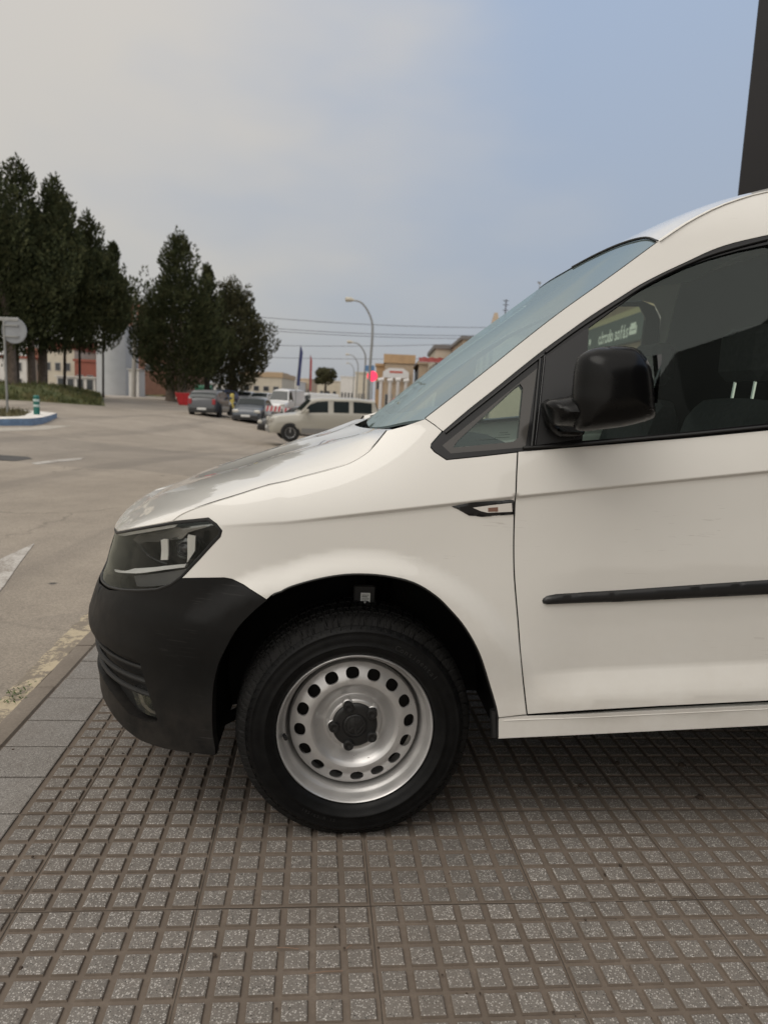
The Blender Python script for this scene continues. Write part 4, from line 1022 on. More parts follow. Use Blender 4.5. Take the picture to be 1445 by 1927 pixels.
for a,b in (((521,1783),(562,1786)),((581,1832),(645,1827)),((652,1785),(662,1779))):
    A,B=gnd(*a,.002),gnd(*b,.002); mb=MB(); mb.tube([A,A.lerp(B,.5)+Vector((0,.001,.001)),B],.0011,5); tag(mb.build('twig',mat('dry_twig',(.20,.13,.09),.8)),{521:'reddish knobbly twig lying in a groove of the paving',581:'straight pale straw across a paving stud in the foreground',652:'tiny twig beside the slab joint, shortest of the three'}[a[0]],'twig',group='twigs on the pavement')
# weed in the broken kerb
mb=MB(); rq=random.Random(2); G0=gnd(28,1312,-.012)
for k in range(70):
    c=G0+Vector((rq.gauss(0,.022),rq.gauss(0,.05),0)); a=rq.uniform(0,2*pi); u=Vector((math.cos(a),math.sin(a),rq.uniform(.2,1.2))).normalized()*rq.uniform(.008,.018); s=Vector((-math.sin(a),math.cos(a),0))*.004; z=Vector((0,0,rq.uniform(.002,.016)))
    mb.add([c+z,c+z+u*.5+s,c+z+u,c+z+u*.5-s],[(0,1,2,3)])
tag(mb.build('weed',mat('weed_leaf',(.055,.095,.018),.6,var=.4,vs=60),smooth=False),'small green weed growing out of the broken kerb paint','weed')
# paint on the road
t=NT('worn_white_paint'); w=t.math('ADD',t.math('MULTIPLY',t.noise(5,6,.7),.5),t.math('MULTIPLY',t.noise(60,5,.7),.5)); t.set('Base Color',t.mix(t.mr(w,.46,.56),(.50,.47,.43),(.27,.235,.20))); t.set('Roughness',.8); WP=t.m
def roadpoly(name,px,m_,dz=.004,k=1):
    P=[gnd(x,y,-.02) for x,y in px]; P=[Vector((p.x,p.y,tz(p.x,p.y)+dz)) for p in P]
    mb=MB(); mb.add(P,[tuple(range(len(P)))]); return tag(mb.build(name,m_,smooth=False),kind='structure')
roadpoly('road_marking',[(-60,1085),(5,1051),(66,1023),(38,1060),(8,1104),(-60,1190)],WP)
roadpoly('road_marking',[(58,866),(100,858),(160,850),(152,856),(105,863),(70,869)],WP)
roadpoly('road_marking',[(-40,803),(60,799),(85,796),(135,795),(90,801),(0,806),(-40,808)],mat('faded_paint',(.42,.38,.32),.85,var=.2))
roadpoly('road_patch',[(-60,848),(0,849),(52,852),(62,856),(28,862),(0,861),(-60,858)],mat('tar_patch',(.07,.066,.062),.8,var=.3,vs=3),.005)
# ================================================================ THE STREET BEHIND
# ---- traffic island with its kerb
ISL=[(-300,808),(0,798),(60,796.5),(80,794),(86,786),(78,778),(55,776),(0,774),(-300,760)]
P=[gnd(x,y,-.02) for x,y in ISL]; ih=.13
def rp(P,h,ins=0):
    c=sum(P,Vector())/len(P); return [Vector((p.x,p.y,h)) for p in P]
P[0]=Vector((-24,P[1].y-1.2,0)); P[-1]=Vector((-24,34,0)); P[-2]=Vector((-19,33,0)); P[-3]=Vector((-14.3,30.5,0)); P[-4]=Vector((-12.9,29.2,0)); P[4]=Vector((-11.9,26.3,0))
BLU=mat('blue_kerb_paint',(.19,.29,.43),.6,var=.25,vs=4); WHK=mat('white_kerb_top',(.74,.70,.64),.8,var=.15,vs=4)
n=len(P)
ke=empty('island_kerb',P[1],0,'white topped kerb with a blue side round the traffic island','kerb')
mb=MB(); mb.add([p-P[1]+Vector((0,0,-.05-P[1].z+P[1].z)) for p in rp(P,-.10)]+[p-P[1] for p in rp(P,ih)],[(i,(i+1)%n,n+(i+1)%n,n+i) for i in range(n)]); mb.build('side',BLU,ke,smooth=False)
c=sum(P,Vector())/n; Pi=[p+(c-p).normalized()*.9 for p in P]
mb=MB(); mb.add([p-P[1] for p in rp(P,ih+.003)]+[p-P[1] for p in rp(Pi,ih+.02)],[(i,(i+1)%n,n+(i+1)%n,n+i) for i in range(n)]); mb.build('top',WHK,ke,smooth=False)
DRY=NT('dry_grass'); DRY.set('Base Color',DRY.ramp(DRY.noise(1.6,6,.7),[(.3,(.060,.062,.022)),(.5,(.115,.098,.044)),(.7,(.19,.15,.082))])); DRY.set('Roughness',.95); DRY.bump(DRY.noise(25,5,.7),.8,.05); DRY=DRY.m
mb=MB(); mb.add([p for p in rp(Pi,ih+.022)]+[p+(c-p)*.5 for p in rp(Pi,ih+.16)],[(i,(i+1)%n,n+(i+1)%n,n+i) for i in range(n)]+[tuple(range(n,2*n))]); tag(mb.build('island_grass_ground',DRY),kind='structure').name='island_ground'
def blades(name,pts,h,m_,label,seed=1,w=.02):
    q=random.Random(seed); mb=MB()
    for p in pts:
        a=q.uniform(0,2*pi); L=h*q.uniform(.4,1.2); s=Vector((math.cos(a),math.sin(a),0))*w*q.uniform(.5,1.3); lean=Vector((q.gauss(0,.3),q.gauss(0,.3),1))*L
        mb.add([p-s,p+s,p+lean],[(0,1,2)])
    return tag(mb.build(name,m_,smooth=False),label,name,kind='stuff')
q=random.Random(4); pts=[]
while len(pts)<5000:
    x,y=q.uniform(-24,-12),q.uniform(23,33)
    if pip(x,y,[(p.x,p.y) for p in Pi]): pts.append(Vector((x,y,ih+.03)))
blades('grass',pts,.16,DRY,'dry yellow grass on the traffic island behind the white kerb',3)
# verge: mound of grass under the left trees
VG=NT('verge_grass'); VG.set('Base Color',VG.ramp(VG.noise(.7,6,.7),[(.3,(.045,.062,.018)),(.5,(.095,.100,.034)),(.62,(.15,.13,.055)),(.78,(.22,.17,.09))])); VG.set('Roughness',.95); VG.bump(VG.noise(14,5,.7),.8,.08); VG=VG.m
def vb(y): return Q(212+ (y-47)*1.2,y).x if y>40 else -21+(40-y)*.0
def vg(u,v):
    y=38+42*v; xr=-16.6-(y-44)*.385 if y>44 else -16.6-(44-y)*1.3; x=xr-70*u**1.5; e=.55*ss(0,.16,u)*ss(0,.10,v)*(1+.35*math.sin(x*.8)+.2*math.sin(y*1.3+x)); return Vector((x,y,tz(x,y)+.01+e))
mb=MB(); mb.grid(vg,60,40); tag(mb.build('verge',VG),kind='structure').name='grass_bank'
pts=[vg(random.random()**1.6*.35+.025,random.random()**1.6) for _ in range(9000)]
blades('grass',pts,.28,VG,'rough green and straw coloured grass on the bank below the left trees',5,.05)
mb=MB(); mb.grid(lambda u,v:(lambda x,y:Vector((x,y,tz(x,y)+.10+.2*math.sin(x*1.7)*math.sin(y))))(Q(265,100).x+(Q(345,100).x-Q(265,100).x)*u,92+30*v),12,10); tag(mb.build('far_verge',VG),kind='structure').name='far_grass_bank'
# path beside it
mb=MB(); A=[(205,741),(330,752),(345,746),(240,735)]
Pp=[Q(203,62,.02),Q(335,62,.02),Q(318,110,.02),Q(205,110,.02)]; mb.add(Pp,[(0,1,2,3)]); tag(mb.build('path',mat('pale_concrete',(.34,.30,.26),.9,var=.12,vs=2),smooth=False),kind='structure')
# ---- trees
BARK=mat('bark',(.13,.10,.078),.95,var=.35,vs=6,bump=.5,bs=20); BARKD=mat('dark_bark',(.035,.028,.022),.95,var=.3,vs=6)
def leafm(name,c0,c1,c2):
    t=NT(name); t.set('Base Color',t.ramp(t.noise(1.3,5,.7),[(.32,c0),(.5,c1),(.70,c2)])); t.set('Roughness',.9); t.set('Specular IOR Level',.15); return t.m
LF1=leafm('cypress_foliage',(.022,.030,.014),(.045,.052,.023),(.085,.085,.040))
LF2=leafm('cypress_foliage_brown',(.028,.032,.016),(.052,.052,.026),(.090,.078,.043))
def conifer(px,Y,top_px,base_px,wid_px,name='cypress_tree',label='',trunks=((0,.3),),lean=0,prof=None,seed=1,n=9000,m_=LF1,bark=BARK,group='dark conifers along the street'):
    base=Q(px,Y); zt=zpx(px,top_px,Y); zb=zpx(px,base_px,Y); Wd=wid_px*Y/F/2; H=zt-base.z; cb=(zb-base.z)+.12*H
    root=empty(name,base,0,label,'tree',group=group); q=random.Random(seed); mb=MB()
    prof=prof or [(0,.60),(.12,.95),(.3,.98),(.5,.74),(.7,.46),(.85,.24),(1,.03)]
    # limbs: irregular leaders with sprays that turn up at their ends
    lobes=[]
    for k in range(46):
        t=q.random()**.9; a=q.uniform(0,2*pi); r=itp(t,[p for p,_ in prof],[w for _,w in prof])*Wd*q.uniform(.45,1.0)
        lobes.append((Vector((r*math.cos(a)+lean*t,r*math.sin(a),cb+(H-cb)*t*.97)),q.uniform(.13,.23)*Wd*(1.15-.4*t),q.uniform(1.0,1.7)))
    lobes.append((Vector((lean,0,H-.4)),.10*Wd,2.4))
    for k in range(10):
        t=k/9; lobes.append((Vector((lean*t,0,cb+(H-cb)*t*.94)),Wd*(.82-.30*t)*itp(t,[p for p,_ in prof],[w for _,w in prof]),1.05))
    for k in range(20):
        t=q.uniform(.15,.93); a=q.uniform(0,2*pi); r=itp(t,[p for p,_ in prof],[w for _,w in prof])*Wd*q.uniform(.85,1.08)
        lobes.append((Vector((r*math.cos(a)+lean*t,r*math.sin(a),cb+(H-cb)*t+.3)),.075*Wd,q.uniform(2.2,3.6)))
    wts=[l[1]**2 for l in lobes]; s=sum(wts)
    for (c,r,st),w in zip(lobes,wts):
        for _ in range(int(2.3*n*w/s)+8):
            d=Vector((q.gauss(0,1),q.gauss(0,1),q.gauss(0,1))).normalized(); rr=r*(.55+.5*q.random()**.5); p=c+Vector((d.x*rr,d.y*rr,d.z*rr*st))
            up=(Vector((d.x,d.y,.75+.6*q.random()))).normalized(); sd=up.cross(Vector((q.gauss(0,1),q.gauss(0,1),q.gauss(0,1)))).normalized()
            L=q.uniform(.11,.27)*(Y/45)**.5; w_=L*.24
            mb.add([p-sd*w_,p+sd*w_,p+up*L*.6+sd*w_*.8,p+up*L,p+up*L*.6-sd*w_*.8],[(0,1,2,3,4)])
    mb.build('crown',m_,root,smooth=False)
    for dx,r in trunks:
        tr_=MB(); h=cb+.35*(H-cb); tr_.tube([(dx+r*.2,0,-.3),(dx,0,.4),(dx*.95,0,h*.5),(dx*.6+lean*.3,0,h)],[r*1.5,r,r*.85,r*.35],12); tr_.build('trunk',bark,root)
    return root
G='dark conifers along the street'
conifer(-40,47,270,650,330,label='tallest conifer at the left edge, its thick dark crown cut off by the picture',trunks=((2.2,.30),(.9,.25)),seed=11,n=13000)
conifer(48,50,312,655,235,label='dense dark conifer second from the left edge, over two thick trunks',trunks=((-.6,.26),(.5,.26)),seed=12,n=11000)
conifer(112,52,340,655,215,label='dark conifer with a ragged pointed top over a stout brown trunk',trunks=((-1.1,.32),),seed=13,n=11000)
conifer(172,54,412,640,165,label='dark conifer on a thin black trunk reaching out to the right of the left clump',trunks=((-1.9,.11),(-.8,.09)),seed=14,n=9000,bark=BARKD,prof=[(0,.9),(.15,1.1),(.35,.92),(.6,.58),(.8,.28),(1,.03)])
conifer(216,60,462,645,76,name='conifer_tree',label='slim dark conifer before the pale curved wall at the end of the left clump',trunks=((-.9,.09),),seed=15,n=5000,bark=BARKD)
conifer(336,66,446,715,200,label='broad dark conifer with a twin tip standing alone beside the lamp post',trunks=((-.7,.42),(.3,.45)),seed=16,n=12000,prof=[(0,.66),(.12,.97),(.3,.98),(.5,.74),(.7,.44),(.85,.20),(1,.03)])
conifer(437,76,532,718,165,label='lower brownish green conifer right of the lone broad one, behind the parked hatchback',trunks=((0,.45),),seed=17,n=9000,m_=LF2,prof=[(0,.7),(.15,1.0),(.4,1.),(.65,.7),(.85,.38),(1,.1)],bark=BARKD)
conifer(390,70,500,715,90,name='conifer_tree',label='narrow dark conifer squeezed between the two broad ones',trunks=((0,.3),),seed=18,n=5000,bark=BARKD)
# round tree far down the street
def round_tree(px,Y,top,bot,wd,label,seed,n=2500):
    base=Q(px,Y); z1=zpx(px,top,Y)-base.z; z0=zpx(px,bot,Y)-base.z; Rw=wd*Y/F/2; root=empty('round_tree',base,0,label,'tree'); q=random.Random(seed); mb=MB()
    for k in range(14):
        c=Vector((q.gauss(0,.45)*Rw,q.gauss(0,.45)*Rw,z0+(z1-z0)*q.uniform(.3,.8))); r=Rw*q.uniform(.3,.5)
        for _ in range(n//14):
            d=Vector((q.gauss(0,1),q.gauss(0,1),q.gauss(0,1))).normalized(); p=c+d*r*q.uniform(.7,1); s1=Vector((q.gauss(0,1),q.gauss(0,1),q.gauss(0,1))).normalized()*.22; s2=s1.cross(d)*1.; mb.add([p-s1,p+s2*.7,p+s1,p-s2*.7],[(0,1,2,3)])
    mb.build('crown',LF2,root,smooth=False); tb=MB(); tb.tube([(0,0,-.2),(0,0,z0+(z1-z0)*.5)],[.25,.15],8); tb.build('trunk',BARKD,root)
round_tree(612,120,690,728,46,'round dark tree far down the street between the red banner and the street lamps',3)
# ---- metal things
GALV=mat('galvanised_steel',(.30,.30,.29),.45,.6,var=.12,vs=3); SIGNB=mat('sign_back_grey',(.26,.27,.285),.5,.3,var=.1,vs=3); CONC=mat('concrete_pole',(.36,.34,.31),.85,var=.12,vs=3)
Y=27; b=Q(14,Y,.13); z=lambda py:zpx(14,py,Y)-b.z
sg=empty('traffic_sign',b,0,'back of a round grey traffic sign with a flat plate on top','traffic sign')
mb=MB(); mb.tube([(0,0,-.2),(-.03,0,z(600))],.042,10); mb.build('post',GALV,sg)
mb=MB(); r=.445; mb.lathe([(.001,0),(r,0),(r,-.03),(r-.02,-.035),(r-.02,-.01),(.001,-.01)],40,c=(.34,.0,z(622))); mb.build('disc',SIGNB,sg,sharp=30)
mb=MB(); mb.box((-.6,-.03,z(604)),(.5,.03,z(597)),.01); mb.build('plate',GALV,sg)
for zz in (z(612),z(633)):
    mb=MB(); mb.box((-.05,-.06,zz-.02),(.5,-.02,zz+.02)); mb.build('bracket',GALV,sg)
Y=26.6; b=Q(69,Y,.0)
bo=empty('bollard',b,0,'green flexible bollard with white bands at the tip of the island','bollard'); GRN=mat('bollard_green',(.012,.13,.105),.45); REFW=mat('reflective_band',(.45,.55,.52),.4)
mb=MB(); mb.lathe([(.16,0),(.16,.03),(.115,.06),(.105,.10),(.105,.78),(.11,.80),(.08,.86),(.001,.87)],24,'z'); mb.build('post',GRN,bo)
for zz in (.45,.64):
    mb=MB(); mb.lathe([(.108,zz),(.109,zz+.005),(.109,zz+.08),(.108,zz+.085)],24,'z'); mb.build('band',REFW,bo)
Y=74; b=Q(252,Y); H=zpx(252,546,Y)-b.z
up=empty('utility_pole',b,0,'tall pale concrete pole standing beside the lone broad conifer','pole'); mb=MB(); mb.tube([(0,0,-.2),(.25,0,H)],[.24,.15],10); mb.build('shaft',CONC,up); mb=MB(); mb.tube([(-.5,0,H-.3),(.8,0,H-.1)],.05,6); mb.tube([(.22,0,H-.1),(.22,0,H+.6)],.04,6); mb.build('crossarm',GALV,up)
def lamp(px,Y,top,arm_px,label,r=.1,warm=True):
    b=Q(px,Y); H=zpx(px,top,Y)-b.z; ax=(arm_px-px)*Y/F; o=empty('street_lamp',b,0,label,'street lamp',group='street lamps down the road')
    mb=MB(); pts=[(0,0,-.2),(0,0,H*.45),(.08,0,H*.72),(.02,0,H*.84),(ax*.18,0,H*.93),(ax*.42,0,H*.985),(ax*.7,0,H)]; mb.tube([tuple(v) for v in cat(pts,5)],[r*(1-.5*k/30) for k in range(31)],10); mb.build('column',GALV,o)
    mb=MB(); mb.tube([(ax*.66,0,H-.01),(ax*.78,0,H+.03),(ax*.97,0,H+.02),(ax*1.0,0,H)],[.06,.15,.17,.06],12); mb.build('lantern',mat('lantern_cream',(.50,.46,.38),.5),o)
lamp(694,52,566,644,'nearest street lamp, tall curved column rising above the parked cars',.10)
lamp(684,88,645,650,'second street lamp beyond the near tall one',.12); lamp(671,130,668,648,'third street lamp, much smaller, down the road',.12); lamp(664,180,684,650,'fourth and smallest street lamp far down the road',.12)
lamp(1001,62,532,999,'lamp on a thin pole rising behind the windscreen top',.05)
for px0,Y,p1,p2,lean,cm,lab in ((555,60,650,725,8,(.035,.045,.13),'dark blue feather flag leaning right above the white van'),(581,68,668,735,1,(.36,.07,.07),'slim red feather flag right of the blue one')):
    b=Q(px0,Y); H=zpx(px0,p1,Y)-b.z; z0=zpx(px0,p2,Y)-b.z; L_x=lean*Y/F; o=empty('feather_flag',b,0,lab,'flag'); mb=MB(); mb.tube([(0,0,-.1),(L_x*.3,0,z0),(L_x,0,H)],[.04,.03,.02],6); mb.build('pole',GALV,o)
    mb=MB(); n=14
    for s in (-1,1):
        for k in range(n+1):
            t=k/n; x=L_x*(.3+.7*t); wdt=(.20 if lean>4 else .14)*(1 if t<.85 else (1-t)/.15)+.03; mb.v+=[(x+.02,s*.01+.05*math.sin(t*6),z0+(H-z0)*t),(x+.02+wdt,s*.01+.05*math.sin(t*6+1),z0+(H-z0)*t-.05)]
    for s in (0,1):
        o_=s*2*(n+1)
        for k in range(n): mb.f.append((o_+2*k,o_+2*k+1,o_+2*k+3,o_+2*k+2))
    mb.build('banner',mat('flag_'+('blue' if lean>4 else 'red'),cm,.8),o)
# cables
CB=mat('cable',(.10,.10,.11),.7)
for i,(y0,y1,Yd,lb) in enumerate(((592,616,80,'top overhead cable crossing the sky'),(612,630,78,'second overhead cable from the top'),(617,636,82,'third overhead cable, close under the second'),(650,640,90,'fourth overhead cable, rising slightly to the right'),(672,668,95,'lowest overhead cable above the banners'))):
    A=at(400,y0-4,Yd); B=at(1010,y1,Yd); mb=MB(); mb.tube([A.lerp(B,k/16)+Vector((0,0,-4*.5*(k/16)*(1-k/16))) for k in range(17)],.028,5); tag(mb.build('overhead_cable',CB),lb,'cable',group='overhead cables')
Y=62; c=at(699,708,Y); o=empty('stop_sign',Q(699,Y),0,'glowing red round sign on a pole left of the orange building','sign'); zb=o.location.z
mb=MB(); mb.tube([(0,.05,-.1),(0,.05,c.z-zb+.9)],.05,8); mb.build('post',GALV,o)
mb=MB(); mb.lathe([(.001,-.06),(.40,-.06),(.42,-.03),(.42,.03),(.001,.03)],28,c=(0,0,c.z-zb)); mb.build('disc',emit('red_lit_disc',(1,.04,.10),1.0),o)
mb=MB(); mb.box((-.6,-.03,c.z-zb+.38),(.15,.03,c.z-zb+.85),.01); mb.build('blue_plate',mat('sign_blue',(.10,.20,.36),.5),o)
# ---- buildings
def facade(name,x0,x1,y0,y1,z0,z1,m_,label,roofm=None,wins=(),cat_='building',rz=0,parap=.3,doors=()):
    o=empty(name,((x0+x1)/2,y0,z0),rz,label,cat_); hw=(x1-x0)/2; d=y1-y0; H=z1-z0
    mb=MB(); mb.box((-hw,0,-1),(hw,d,H)); mb.build('wall',m_,o,smooth=False)
    mb=MB(); mb.box((-hw-.15,-.15,H+.002),(hw+.15,d+.15,H+parap)); mb.build('roof',roofm or m_,o,smooth=False)
    for (wx,wz_,ww,wh,side) in wins:
        fr=MB(); 
        if side=='f': fr.box((wx,-.05,wz_),(wx+ww,.0-.002,wz_+wh)); f_=fr.build('window',WFR,o,smooth=False); p_=MB(); p_.box((wx+.08,-.06,wz_+.08),(wx+ww-.08,-.052,wz_+wh-.08)); p_.build('pane',WPN,f_,smooth=False)
        elif side=='l': fr.box((-hw-.05,wx,wz_),(-hw-.002,wx+ww,wz_+wh)); f_=fr.build('window',WFR,o,smooth=False); p_=MB(); p_.box((-hw-.06,wx+.08,wz_+.08),(-hw-.052,wx+ww-.08,wz_+wh-.08)); p_.build('pane',WPN,f_,smooth=False)
        else: fr.box((hw+.002,wx,wz_),(hw+.05,wx+ww,wz_+wh)); f_=fr.build('window',WFR,o,smooth=False); p_=MB(); p_.box((hw+.052,wx+.08,wz_+.08),(hw+.06,wx+ww-.08,wz_+wh-.08)); p_.build('pane',WPN,f_,smooth=False)
    return o
WFR=mat('window_frame_grey',(.30,.29,.28),.7); WPN=mat('dark_pane',(.04,.045,.05),.15)
CREAMW=mat('cream_render',(.52,.47,.38),.9,var=.08,vs=1); WHT=mat('white_render',(.60,.58,.55),.9,var=.08,vs=1); ORB=mat('brick_orange',(.27,.125,.085),.9,var=.15,vs=2); ORR=mat('orange_render',(.46,.31,.18),.9,var=.12,vs=1); GRW=mat('pale_grey_render',(.42,.43,.44),.85,var=.06,vs=1); TAN=mat('tan_render',(.44,.35,.26),.9,var=.1,vs=1); RDB=mat('red_brown_render',(.25,.085,.06),.9,var=.1,vs=1); GRT=mat('grey_roof',(.18,.17,.165),.9,var=.1)
def bx(name,p0,p1,yt,Y,dep,m_,label,**k):
    a,b=at(p0,740,Y).x,at(p1,740,Y).x; z1=zpx((p0+p1)/2,yt,Y); z0=tz((a+b)/2,Y)
    return facade(name,a,b,Y,Y+dep,z0,z1-.3,m_,label,**k)
def W(n,x0,dx,z,w,h,s='f'): return [(x0+dx*k,z,w,h,s) for k in range(n)]
bx('apartment_house',-60,52,668,95,10,WHT,'white low apartment house behind the left trunks',roofm=RDB,wins=W(5,-3.4,1.45,2.4,.8,1.1)+W(5,-3.4,1.45,.3,.8,1.2))
bx('apartment_house',52,84,655,98,10,ORB,'narrow brick red house between the white houses behind the left trunks',wins=W(2,-.9,1.0,2.6,.6,.9))
bx('shop_house',84,142,652,92,9,CREAMW,'cream house with a red band behind the thin black trunks',roofm=RDB,wins=W(3,-1.7,1.2,2.6,.7,1.),parap=1.1)
bx('garage_house',142,184,676,90,9,RDB,'red brown low house with a white ground floor left of the curved wall',wins=W(2,-1.1,1.2,1.2,.8,1.))
bx('white_annexe',108,180,705,86,3,WHT,'low white wall with gates in front of the red brown house',wins=W(4,-2.1,1.1,.4,.8,1.3),parap=.12)
# pale curved wall with a raking top
b=Q(212,84); o=empty('curved_wall_building',b,0,'pale grey curved wall with a raking top between the trees','building'); mb=MB(); n=20; 
hl_=zpx(184,660,84)-b.z; hr_=zpx(242,612,84)-b.z; w_=(242-184)*84/F
for k in range(n+1):
    t=k/n; x=-w_/2+w_*t; y=-1.3*math.sin(t*pi*.9); h=hl_+(hr_-hl_)*t; mb.v+=[(x,y,-.5),(x,y,h),(x,y+4,h),(x,y+4,-.5)]
for k in range(n):
    for e in range(3): mb.f.append((4*k+e,4*k+4+e,4*k+5+e,4*k+1+e))
mb.f.append((0,1,2,3)); mb.f.append((4*n+3,4*n+2,4*n+1,4*n)); mb.build('wall',GRW,o,sharp=50,fix=True); mb=MB(); mb.tube([(mb2[0],mb2[1]-.02,mb2[2]+.05) for mb2 in [(-w_/2+w_*k/n,-1.3*math.sin(k/n*pi*.9),hl_+(hr_-hl_)*k/n) for k in range(n+1)]],.07,6); mb.build('coping',CONC,o)
bx('brick_house',233,262,572,100,12,ORB,'tall orange brick house showing between the pole and the left trees',wins=W(2,-.8,1.,8.,.6,1.1)+W(2,-.8,1.,5.,.6,1.1))
bx('brick_warehouse',262,345,655,96,12,mat('rust_brick',(.20,.105,.075),.9,var=.12,vs=2),'long rust coloured brick wall behind the lone broad conifer',wins=W(3,-2,1.8,3.2,1.0,.8))
bx('small_white_kiosk',243,262,690,80,2,WHT,'small white box building at the foot of the concrete pole',parap=.08)
bx('warehouse',452,530,706,130,18,CREAMW,'long cream warehouse with a tan roof beyond the parked cars',roofm=mat('tan_roof',(.42,.31,.20),.9),wins=W(4,-3,1.7,1.4,1.,.9),parap=.8)
k=0
for (a,b_,yt,Y,m_,lab) in ((526,560,716,210,WHT,'tiny white block behind the white van roof'),(560,585,712,230,TAN,'tiny tan block between the two banners'),(586,640,716,260,CREAMW,'pale far block behind the round tree'),(640,668,708,240,WHT,'pale far block under the smallest lamps'),(668,690,700,170,CREAMW,'cream far house left of the lit red sign'),(500,530,700,300,TAN,'farthest tan block over the cream warehouse'),(390,456,722,190,WHT,'white far block under the brownish conifer')):
    bx('far_block',a,b_,yt,Y,20,m_,lab,wins=W(4,-(b_-a)*Y/F*.42,(b_-a)*Y/F*.22,1.5,(b_-a)*Y/F*.12,1.6))
bx('orange_building',706,724,684,92,6,ORR,'orange gabled building right of the lit red sign',wins=W(1,-.5,1,3.4,.8,1.))
bx('orange_building',722,776,678,80,14,TAN,'tan building with an orange fascia and a white sign panel',roofm=ORR,wins=W(3,-1.4,1.1,.6,.8,2.2),parap=.9)
c=at(745,703,79.6); sp_=empty('shop_sign',(c.x,79.6,c.z),0,'white peaked sign panel mounted on the tan building','shop sign'); w_=24*79.6/F
mb=MB(); mb.prism([(-w_,-.45),(w_,-.45),(w_,.15),(w_*.55,.55),(-w_*.55,.55),(-w_,.15)],-.2,-.02,'y'); mb.build('panel',mat('sign_white',(.68,.68,.69),.6),sp_,smooth=False)
mb=MB(); mb.box((-w_*.5,-.22,.05),(w_*.5,-.205,.25)); mb.build('stripe',mat('sign_red',(.5,.10,.07),.6),sp_,smooth=False)
for i_,(px_,py_) in enumerate(((716,716),(733,717),(748,716),(763,718))):
    Yk=66+i_; b=Q(px_,Yk); mb=MB(); h=zpx(px_,py_,Yk)-b.z; mb.tube([(0,0,-.1),(0,0,h)],.16,8); mb.tube([(-.25,0,h),(.25,0,h+.1)],.2,8); o=mb.build('white_pillar',mat('pillar_white',(.62,.61,.60),.7),None,loc=b); tag(o,'white pillar in front of the orange shops','pillar',group='white pillars in front of the orange shops')
# long row along the right side of the street; its fronts face the road
def rowb(name,px0,Y0,Y1,ytop,m_,label,roofm=None,parap=.35,wins=True,dep=10):
    xa=at(px0,740,Y1).x; z1=zpx(px0,ytop,Y1); n=max(2,int((Y1-Y0)/3.2)); ws_=[]
    if wins:
        for lv in (1.2,4.0):
            if lv+1.6<z1+.9: ws_+=[(1+3.1*k,lv,1.5,1.5,'l') for k in range(n)]
        ws_+=[(-dep/2+1.5+3*k,z1-1.2,1.1,1.3,'f') for k in range(3)]
    return facade(name,xa,xa+dep,Y0,Y1,tz(xa,Y0),z1-parap,m_,label,roofm,ws_,parap=parap)
rowb('terraced_house',778,78,92,690,TAN,'tan terraced house furthest along the right row')
rowb('terraced_house',803,66,77.6,664,CREAMW,'cream terraced house with a dark red awning in the right row',roofm=GRT)
rowb('terraced_house',846,56,65.6,650,TAN,'taller tan house with a grey flat roof in the right row',roofm=GRT,parap=.25)
rowb('terraced_house',893,46,55.6,640,CREAMW,'cream house seen over the windscreen edge in the right row',roofm=GRT)
c=at(822,681,65.9); aw_=empty('awning',(c.x,65.9,c.z),0,'dark red awning on the front of the cream terraced house','awning'); mb=MB(); mb.grid(lambda u,v:Vector((-1.6+3.2*u,-1.5*v,.35-.5*v-.05*math.sin(u*30))),20,4); mb.build('canvas',mat('awning_red',(.22,.035,.03),.8),aw_); mb=MB(); mb.tube([(-1.6,-1.5,-.15),(1.6,-1.5,-.15)],.03,6); mb.build('front_bar',GALV,aw_)
mb=MB(); Y=58; b=at(931,618,Y); mb.add([(-.42,-.42,-2.5),(.42,-.42,-2.5),(.42,.42,-2.5),(-.42,.42,-2.5),(-.36,-.36,0),(.36,-.36,0),(.36,.36,0),(-.36,.36,0),(-.12,-.12,1.15),(.12,-.12,1.15),(.12,.12,1.15),(-.12,.12,1.15)],[(0,1,5,4),(1,2,6,5),(2,3,7,6),(3,0,4,7),(4,5,9,8),(5,6,10,9),(6,7,11,10),(7,4,8,11),(8,9,10,11)]); tag(mb.build('chimney_stack',TAN,None,smooth=False,loc=b),'tapering tan chimney showing just above the windscreen edge','chimney')
b=at(949,612,Y); mb=MB(); mb.tube([(0,0,-2),(0,0,1.9)],.05,6); 
for zz in (1.1,1.5,1.8): mb.tube([(-.22,0,zz),(.22,0,zz)],.03,5)
tag(mb.build('aerial',mat('aerial_metal',(.10,.10,.12),.6),None,loc=b),'dark rooftop aerial with short bars beside the tan chimney','aerial')
bx('dark_roofed_house',990,1060,566,58,8,GRT,'house whose dark flat roof peeps over the windscreen',wins=W(2,-1.3,1.5,6,.9,1.1),parap=.4)
